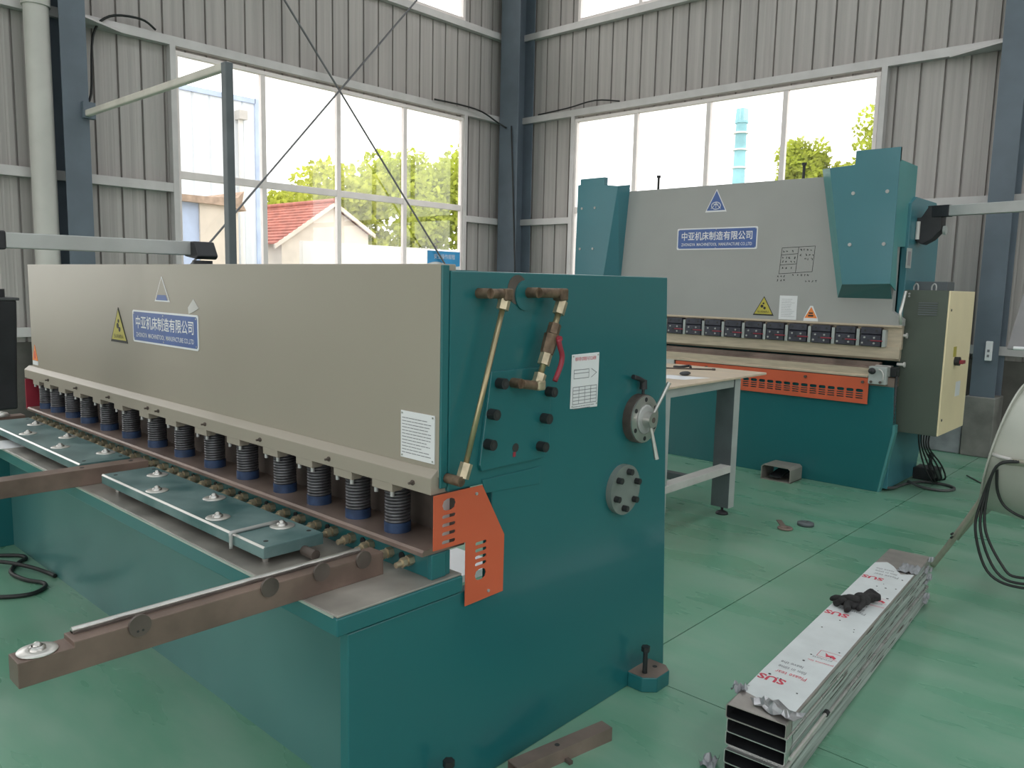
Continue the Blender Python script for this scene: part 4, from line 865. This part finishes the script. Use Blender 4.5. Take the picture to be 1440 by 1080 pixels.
# local x runs to the left of the stack; reading direction is toward local +x, letter tops toward the near end
for base in (.26, 1.0, 1.56):
    film_text('SUS', .147, base, .095, .042, 'ink_red', .03)
    film_text('Please tear', .105, base+.07, .11, .026, 'ink_red' if base < .5 else 'ink_grey'); film_text('film in time', .115, base+.115, .10, .024, 'ink_grey'); film_text('leave the', .13, base+.155, .08, .022, 'ink_grey')
for base in (.50, 1.20):
    film_text('protective film', .055, base, .09, .018, 'ink_red'); film_text('products', .06, base+.035, .07, .020, 'ink_grey')
    local(MB().prism([(.02, base+.07), (.035, base+.085), (.05, base+.078), (.065, base+.095), (.055, base+.06), (.038, base+.068), (.025, base+.055)], 'z', ZS+.0012, ZS+.0018)).build('emblem', 'ink_red', tf)
    local(lines_mb([(.012, base+.05, .085, base+.05), (.012, base+.105, .085, base+.105), (.085, base+.05, .085, base+.105)], (0, 0, ZS+.0012), EX, EY, .002, .0006)).build('emblem_frame', 'ink_red', tf)
m = MB()
for q in range(26): x = .02+rd.random()*.16; yy = .2+rd.random()*1.55; r = .002+rd.random()*.004; m.prism(circ(x, yy, r, 6), 'z', ZS+.0012, ZS+.0022)
o = local(m).build('metal_specks', 'ink', tf); o['kind'] = 'stuff'
# torn film at both ends of the top tube
def crumple(cx, cy, cz, wx, wy, hz, seed, n=9, mm=5):
    rr = random.Random(seed); m = MB()
    for j in range(mm):
        for i in range(n): m.v.append((cx+wx*(i/(n-1)-.5)+rr.uniform(-1, 1)*wx/n*.3, cy+wy*(j/(mm-1)-.5)+rr.uniform(-1, 1)*wy/mm*.4, cz+abs(rr.gauss(.35, .35))*hz))
    for j in range(mm-1):
        for i in range(n-1): a = j*n+i; m.face((a, a+1, a+n+1)); m.face((a, a+n+1, a+n))
    k = len(m.v); m.v += [(x, y, z-.0012) for x, y, z in m.v]; m.f += [tuple(k+i for i in reversed(f)) for f in m.f]; m.sm += [False]*(len(m.f)-len(m.sm)); return m
local(crumple(.07, .045, ZS+.002, .15, .07, .022, 5), 0, 0, .28).build('torn_film', 'foil', tf); local(crumple(.205, .13, ZS-.01, .05, .06, .03, 8, 6, 5)).build('torn_film', 'plastic_wrap', tf); local(crumple(.04, 1.80, ZS+.001, .09, .13, .016, 6)).build('torn_film', 'plastic_wrap', tf)
o = local(MB().cyl((-.012, .02, .132), (-.013, .36, .135), .007, 10)).build('thin_rod', 'bright_steel', None); tag(o, 'thin bright steel rod resting along the side of the tube stack', 'rod')
t = thing('rod_hanger', 'small dark nut on the end of the rod by the tube stack', 'nut', tuple(Pn-side*.014+dirv*.35+Vector((0, 0, .128)))); local(MB().hexa((-.013, .362, .135), (-.013, .384, .135), .011)).build('nut', 'black_steel', t)
# black glove on the stack
gl = MB(); rr = random.Random(4); GX, GY = .115, 1.13
def blob(x, y, z, r, sc): gl.ball((x, y, z), r, 3, sc)
blob(GX, GY, ZS+.020, .048, (.95, 1.1, .42)); blob(GX-.022, GY+.055, ZS+.024, .040, (.9, 1.2, .55)); blob(GX-.04, GY+.10, ZS+.026, .036, (.85, 1.1, .68)); blob(GX+.03, GY+.01, ZS+.018, .036, (1, 1, .5))
gl.tube([(GX-.075, GY+.09, ZS+.02), (GX-.05, GY+.125, ZS+.04), (GX-.015, GY+.135, ZS+.022)], .014, 10, smooth=5)
for pts in ([(GX+.01, GY-.02, ZS+.03), (GX+.035, GY-.045, ZS+.03), (GX+.06, GY-.045, ZS+.016)], [(GX, GY-.03, ZS+.028), (GX+.012, GY-.065, ZS+.022), (GX+.0, GY-.095, ZS+.014)], [(GX+.03, GY, ZS+.032), (GX+.06, GY-.012, ZS+.024), (GX+.082, GY-.01, ZS+.014)], [(GX-.02, GY-.01, ZS+.04), (GX+.01, GY-.03, ZS+.044), (GX+.04, GY-.018, ZS+.036)], [(GX-.025, GY+.02, ZS+.035), (GX-.04, GY-.01, ZS+.028), (GX-.035, GY-.04, ZS+.016)]):
    gl.tube(pts, .0135, 10, smooth=5); gl.ball(pts[-1], .0136, 2)
gl.v = [(x+.004*math.sin(60*y+40*z), y+.004*math.sin(70*x), max(ZS+.002, z+.005*math.sin(85*x+60*y))) for x, y, z in gl.v]
o = local(gl).build('work_glove', 'glove'); tag(o, 'crumpled black work glove on top of the tube stack', 'glove')
# film shreds on the floor near the stack
o = local(crumple(.255, .02, .004, .05, .06, .03, 21, 7, 5)).build('film_scrap', 'plastic_wrap'); tag(o, 'crumpled scrap of film on the floor at the near left corner of the tube stack', 'scrap')
# ================================================================ SMALL THINGS ON THE FLOOR
rt = MB(); P0 = Vector((-1.60, 1.80, 0)); dv2 = Vector((.19, 1, 0)).normalized(); sd = Vector((dv2.y, -dv2.x, 0))
def rloc(m): return m.xf(lambda p: P0+sd*p.x+dv2*p.y+Vector((0, 0, p.z)))
t = thing('rusty_tube', 'rusty square steel tube lying on the floor beside the shear', 'tube', (-1.57, 2.0, 0))
m = MB(); out = [(0, 0), (.055, 0), (.055, .05), (0, .05)]; inn = [(.004, .004), (.051, .004), (.051, .046), (.004, .046)]
for yy in (0, .42): m.v += [(a-.03, yy, b) for a, b in out]+[(a-.03, yy, b) for a, b in inn]
for i in range(4):
    j = (i+1) % 4; m.face((i, j, 8+j, 8+i)); m.face((4+i, 12+i, 12+j, 4+j)); m.face((i, 4+i, 4+j, j)); m.face((8+i, 8+j, 12+j, 12+i))
rloc(m).build('tube_body', 'brown_steel', t); rloc(MB().cyl((-.005, .19, .05), (-.005, .19, .0508), .009, 12)).build('bolt_hole', 'ink', t); rloc(MB().box(.025, .05, .20, .215, .0, .012)).build('weld_tab', 'dark_brown', t)
def offcut(x, y, w_, l_, rz, nm, lab, r=0):
    c, s = math.cos(rz), math.sin(rz); m = MB()
    m.prism([(-w_/2, -l_/2), (w_/2, -l_/2), (w_/2, l_/2), (-w_/2, l_/2)], 'z', 0, .006)
    if r: m.lathe([(r*.45, .002), (r, .002), (r, .012), (r*.45, .012), (r*.45, .002)], (0, -l_/2, 0), n=20)
    m.xf(lambda p: Vector((x+p.x*c-p.y*s, y+p.x*s+p.y*c, p.z))); o = m.build(nm, 'brown_steel'); return tag(o, lab, 'metal scrap')
offcut(-2.19, 5.19, .035, .20, .62, 'metal_strip', 'small rusty metal strip with a ring end lying on the green floor', .05)
tag(MB().lathe([(.02, 0), (.055, 0), (.055, .02), (.02, .03), (.02, 0)], (-2.07, 5.30, 0), n=20).build('metal_ring', 'leg_dark'), 'dark metal ring lying beside the rusty strip on the floor', 'metal scrap')
tag(MB().cyl((-1.66, 7.85, .006), (-1.47, 7.58, .006), .006, 8).build('welding_rod', 'black_steel'), 'short black rod lying on the floor near the fan', 'rod')
for pts, lab in (([(-5.10, 1.20, .012), (-4.98, 1.33, .012), (-4.90, 1.345, .012), (-4.86, 1.30, .012), (-4.72, 1.22, .012), (-4.55, 1.24, .012), (-4.44, 1.29, .012), (-4.36, 1.27, .012), (-4.32, 1.19, .012), (-4.38, 1.08, .012), (-4.5, .98, .012)], 'black cable curling on the floor at the far left of the shear'),
                 ([(-5.05, 1.05, .034), (-4.87, 1.21, .034), (-4.70, 1.30, .028), (-4.58, 1.355, .012), (-4.5, 1.366, .012)], 'black cable crossing over the curled cable beside the shear panel')):
    tag(MB().tube(pts, .011, 8, smooth=5).build('floor_cable', 'cable'), lab, 'cable')
# ================================================================ DRUM FAN at the right edge
fa = thing('drum_fan', 'grey-green industrial drum fan on a tubular stand at the right edge', 'fan', (-.62, 4.8, 0))
ax = Vector((-.98, .03, .17)).normalized(); Cc = Vector((-.872, 4.95, .778)); sx_ = ax.cross(Vector((0, 0, 1))).normalized(); up = sx_.cross(ax).normalized()
FR = (sx_, up, -ax)
m = MB()
for sec in ([(.335, .004), (.382, .004)], [(.382, .004), (.382, .012)], [(.382, .012), (.346, .012)], [(.346, .012), (.343, .10), (.341, .20), (.343, .30), (.346, .37)], [(.346, .37), (.372, .37)], [(.372, .37), (.372, .38), (.335, .38)], [(.335, .38), (.335, .004)]): m.lathe(sec, tuple(Cc), FR, 64)
m.build('drum', 'fan_paint', fa)
MB().lathe([(.0, 0), (.09, .0), (.09, .16), (0, .16)], tuple(Cc-ax*.1), FR, 24).build('motor', 'leg_dark', fa)
def bladem(k):
    t0 = k*2*math.pi/5; m = MB(); A_, B_, D_ = FR; pts = []
    for rr_, hw, tw in ((.085, .05, .05), (.20, .09, .04), (.32, .11, .025)):
        for s_ in (-1, 1):
            t1 = t0+s_*hw/rr_*.6; pts.append(Cc+A_*(rr_*math.cos(t1))+B_*(rr_*math.sin(t1))+D_*(.17+s_*tw))
    q = len(m.v); m.v = [tuple(p) for p in pts]+[tuple(p+D_*.004) for p in pts]
    for a_, b_, c_, d_ in ((0, 1, 3, 2), (2, 3, 5, 4)): m.face((a_, b_, c_, d_)); m.face((6+d_, 6+c_, 6+b_, 6+a_))
    for a_, b_ in ((0, 2), (2, 4), (4, 5), (5, 3), (3, 1), (1, 0)): m.face((a_, b_, 6+b_, 6+a_))
    return m
for k in range(5): bladem(k).build('fan_blade', 'steel', fa)
for off in (.0, .38):
    m = MB(); A_, B_, D_ = FR
    for rr_ in (.06, .12, .18, .24, .30, .335): m.tube([tuple(Cc+D_*off+A_*(rr_*math.cos(i*math.pi/14))+B_*(rr_*math.sin(i*math.pi/14))) for i in range(29)], .003, 5)
    for i in range(8): m.tube([tuple(Cc+D_*off+A_*(.03*math.cos(i*math.pi/4))+B_*(.03*math.sin(i*math.pi/4))), tuple(Cc+D_*off+A_*(.335*math.cos(i*math.pi/4))+B_*(.335*math.sin(i*math.pi/4)))], .004, 5)
    m.build('wire_guard', 'fan_pipe', fa)
sf = MB().tube([(-1.19, 5.0, .02), (-1.07, 4.95, .245), (-.949, 4.92, .498), (-.90, 4.80, .63), (-.85, 4.66, .735), (-.74, 4.58, .775), (-.45, 4.45, .78), (-.30, 4.40, .70), (-.15, 4.55, .25), (-.08, 4.66, .02)], .017, 12, smooth=6).build('stand_frame', 'fan_pipe', fa)
MB().tube([(-1.075, 4.975, .215), (-.98, 5.0, .385), (-.90, 5.02, .46)], .014, 10).build('stand_brace', 'fan_pipe', fa)
for p_, q_ in (((-.85, 4.66, .735), (-.85, 4.74, .70)), ((-.30, 4.40, .70), (-.40, 4.60, .72))): MB().cyl(p_, q_, .012, 10).build('stand_pin', 'bright_steel', fa)
MB().tube([(-.2, 5.1, .02), (-.3, 5.0, .3), (-.42, 4.9, .55)], .017, 10).build('stand_leg', 'fan_pipe', fa)
for z_ in (.255, .235): MB().cyl((-1.085, 4.93, z_), (-1.085, 4.90, z_), .006, 8).build('stand_bolt', 'black_steel', fa)
MB().tube([(-.88, 4.60, .80), (-.84, 4.6, .79), (-.78, 4.58, .785)], .010, 8).build('plug', 'white_steel', fa)
fc = thing('fan_cable', 'black power cable hanging in loops from the drum fan stand', 'cable', (-.83, 4.6, .05))
for k, (a_, b_) in enumerate(((0, 0), (.03, .02), (.06, .05))):
    MB().tube([(-.76+.01*k, 4.55, .785), (-.835, 4.57-.01*k, .745), (-.885+a_*.3, 4.56, .565), (-.90+a_*.8, 4.55, .40), (-.83+a_, 4.55, .20+b_), (-.70, 4.54, .155+b_), (-.55, 4.53, .22+b_), (-.45, 4.52, .5), (-.5, 4.5, .77)], .0072, 8, smooth=6).build('cable_loop', 'cable', fc)
MB().tube([(-.84, 4.60, .72), (-.83, 4.62, .60), (-.78, 4.63, .52), (-.66, 4.62, .49), (-.5, 4.6, .55), (-.45, 4.55, .72)], .0072, 8, smooth=6).build('cable_loop', 'cable', fc)
# grey hood of another machine at the right edge
hd = thing('machine_hood', 'pale grey machine hood on a post cut off by the right edge', 'machine', (-.8, 6.4, 0))
MB().prism([(-1.165, 1.235), (-1.16, 1.27), (-1.10, 1.62), (-.45, 1.62), (-.45, 1.235)], 'y', 6.3, 6.55).build('hood_shell', 'hood', hd, .008); MB().cyl((-1.12, 6.27, 1.25), (-.6, 6.27, 1.25), .012, 10).build('tube_lamp', 'sign_white', hd); MB().box(-.7, -.6, 6.38, 6.48, 0, 1.235).build('post', 'leg_dark', hd); MB().box(-.85, -.45, 6.2, 6.6, 0, .02).build('base', 'leg_dark', hd)
o = MB().box(-3.30, -2.95, 2.72, 3.16, 0, .04).build('foam_board', 'sign_white'); tag(o, 'white board lying on the floor behind the shear seen through its throat', 'board')
# ================================================================ OUTSIDE
def tree(name, label, x, y, h, rx, rz, seed, n=3600, m='leaf', ls=.28, gp='trees outside the windows'):
    t = thing(name, label, 'tree', (x, y, -.15), gp); rr = random.Random(seed)
    MB().frust((x, y, -.15), (x+.2, y, h-rz), .22, .12, 10).build('trunk', 'bark', t)
    lob = [(rr.uniform(-.6, .6)*rx, rr.uniform(-.6, .6)*rx, h-rz+rr.uniform(-.55, .62)*rz, rr.uniform(.3, .5)) for _ in range(16)]
    mb = MB()
    for i in range(n):
        c = lob[i % 16]; u = Vector((rr.gauss(0, 1), rr.gauss(0, 1), rr.gauss(0, 1))).normalized()*(rr.random()**.4)
        p = Vector((x+c[0]+u.x*rx*c[3], y+c[1]+u.y*rx*c[3], c[2]+u.z*rz*c[3]))
        a = Vector((rr.gauss(0, 1), rr.gauss(0, 1), rr.gauss(0, 1))).normalized(); b = a.orthogonal().normalized()*ls*.5; a = a*ls*rr.uniform(.6, 1.1)
        k = len(mb.v); mb.v += [tuple(p-a), tuple(p+b), tuple(p+a), tuple(p-b)]; mb.face((k, k+1, k+2, k+3))
    o = mb.build('foliage', m, t); o['kind'] = 'stuff'; return t
tree('broadleaf_tree', 'tall yellow-green tree in the right panes of the left window', -34, 30.5, 9.6, 4.2, 4.2, 1, 9000, 'leaf', .22)
tree('broadleaf_tree', 'broad yellow-green tree behind the red roof in the left window', -36, 24.8, 8.4, 3.4, 3.4, 2, 7500, 'leaf2', .22)
tree('broadleaf_tree', 'lower pale green tree left of the red roof ridge', -40, 22.5, 6.9, 3.2, 2.6, 3, 5000, 'leaf2', .22)
tree('broadleaf_tree', 'distant rounded tree near the middle of the far window', -13.0, 30.5, 7.5, 1.1, 1.7, 4, 4200, 'leaf', .13)
tree('broadleaf_tree', 'small low tree between the two trees in the far window', -11.6, 31, 6.6, 1.0, 1.2, 6, 3000, 'leaf2', .13)
tree('broadleaf_tree', 'taller tree at the right edge of the far window', -9.9, 31, 8.2, 1.6, 2.2, 5, 5200, 'leaf', .13)
hs = thing('house', 'low house with a red tiled roof outside the left window', 'house', (-29, 18.1, -.15))
MB().prism([(15.9, -.15), (19.8, -.15), (19.8, 3.45), (18.1, 4.42), (15.9, 2.95)], 'x', -34, -26.05).build('house_wall', 'house_wall', hs)
def roof_slope(y0, z0, y1, z1, nm):
    o = None; n = 13
    for k in range(n):
        a = k/n; b = (k+1)/n+.02; ya, za = y0+(y1-y0)*a, z0+(z1-z0)*a; yb, zb = y0+(y1-y0)*b, z0+(z1-z0)*b
        q = MB().prism([(ya, za+.07), (ya, za+.13), (yb, zb+.06), (yb, zb)], 'x', -34.3, -25.85)
        o_ = q.build('roof_tile_row', 'roof_tile', hs)
roof_slope(15.55, 2.80, 18.12, 4.50, 'l'); roof_slope(19.95, 3.40, 18.08, 4.50, 'r')
MB().cyl((-34.3, 18.1, 4.62), (-25.8, 18.1, 4.62), .10, 10).build('ridge_tile', 'roof_tile', hs)
MB().prism([(15.5, 2.70), (15.5, 2.86), (18.1, 4.58), (20.0, 3.48), (20.0, 3.32), (18.1, 4.42)], 'x', -25.9, -25.82).build('verge_board', 'house_wall', hs)
wbd = thing('white_building', 'tall white clad building with blue edges at the left of the left window', 'building', (-23, 8.5, -.15))
for k in range(16):
    y_ = 4.7+.5*k; MB().prism([(-22.04, y_), (-22, y_+.04), (-22, y_+.46), (-22.04, y_+.5), (-22.1, y_+.5), (-22.1, y_)], 'z', -.15, 6.75).build('cladding_panel', 'white_clad', wbd)
MB().box(-27, -22.1, 4.7, 12.6, -.15, 6.7).build('core', 'white_clad', wbd); MB().box(-27, -21.95, 12.58, 12.74, -.15, 6.85).build('corner_trim', 'blue_clad', wbd); MB().box(-27, -21.95, 4.5, 12.6, 6.70, 6.84).build('roof_edge', 'blue_clad', wbd)
MB().box(-22.0, -21.7, 11.95, 12.2, 6.15, 6.4).build('rain_head', 'pvc', wbd); MB().cyl((-21.88, 12.07, -.15), (-21.88, 12.07, 6.2), .07, 12).build('downpipe', 'white_wall', wbd)
sd_ = thing('shed', 'low shed with a blue wall and a brown plank roof edge', 'shed', (-17.5, 8.0, -.15))
MB().box(-19.5, -17.0, 6.0, 8.35, -.15, 3.35).build('blue_wall', 'blue_clad', sd_); MB().box(-19.6, -16.95, 8.35, 9.25, -.15, 3.25).build('light_wall', 'house_wall', sd_)
MB().prism([(5.9, 3.36), (8.6, 3.36), (9.2, 3.40), (9.35, 3.55), (9.3, 3.30), (9.4, 3.12), (8.9, 3.20), (5.9, 3.26)], 'x', -19.7, -16.85).build('roof_plank', 'shed_wood', sd_)
bw = MB().box(-20.2, -20, 12.9, 27, -.15, 2.72).build('boundary_wall', 'white_wall'); tag(bw, 'white boundary wall at the foot of the trees', 'wall'); 
ch = thing('chimney_stack', 'slim pale blue chimney stack in the far window', 'chimney', (-30.7, 60, -.15))
MB().frust((-30.75, 60, -.15), (-30.75, 60, 15.0), .62, .42, 20).build('shaft', 'chimney', ch); MB().frust((-30.75, 60, 14.7), (-30.75, 60, 15.8), .52, .46, 20).build('cap', 'chimney', ch)
for z_ in (11.2, 12.6, 13.9): MB().cyl((-30.75, 60, z_), (-30.75, 60, z_+.12), .60, 20).build('band', 'white_wall', ch)
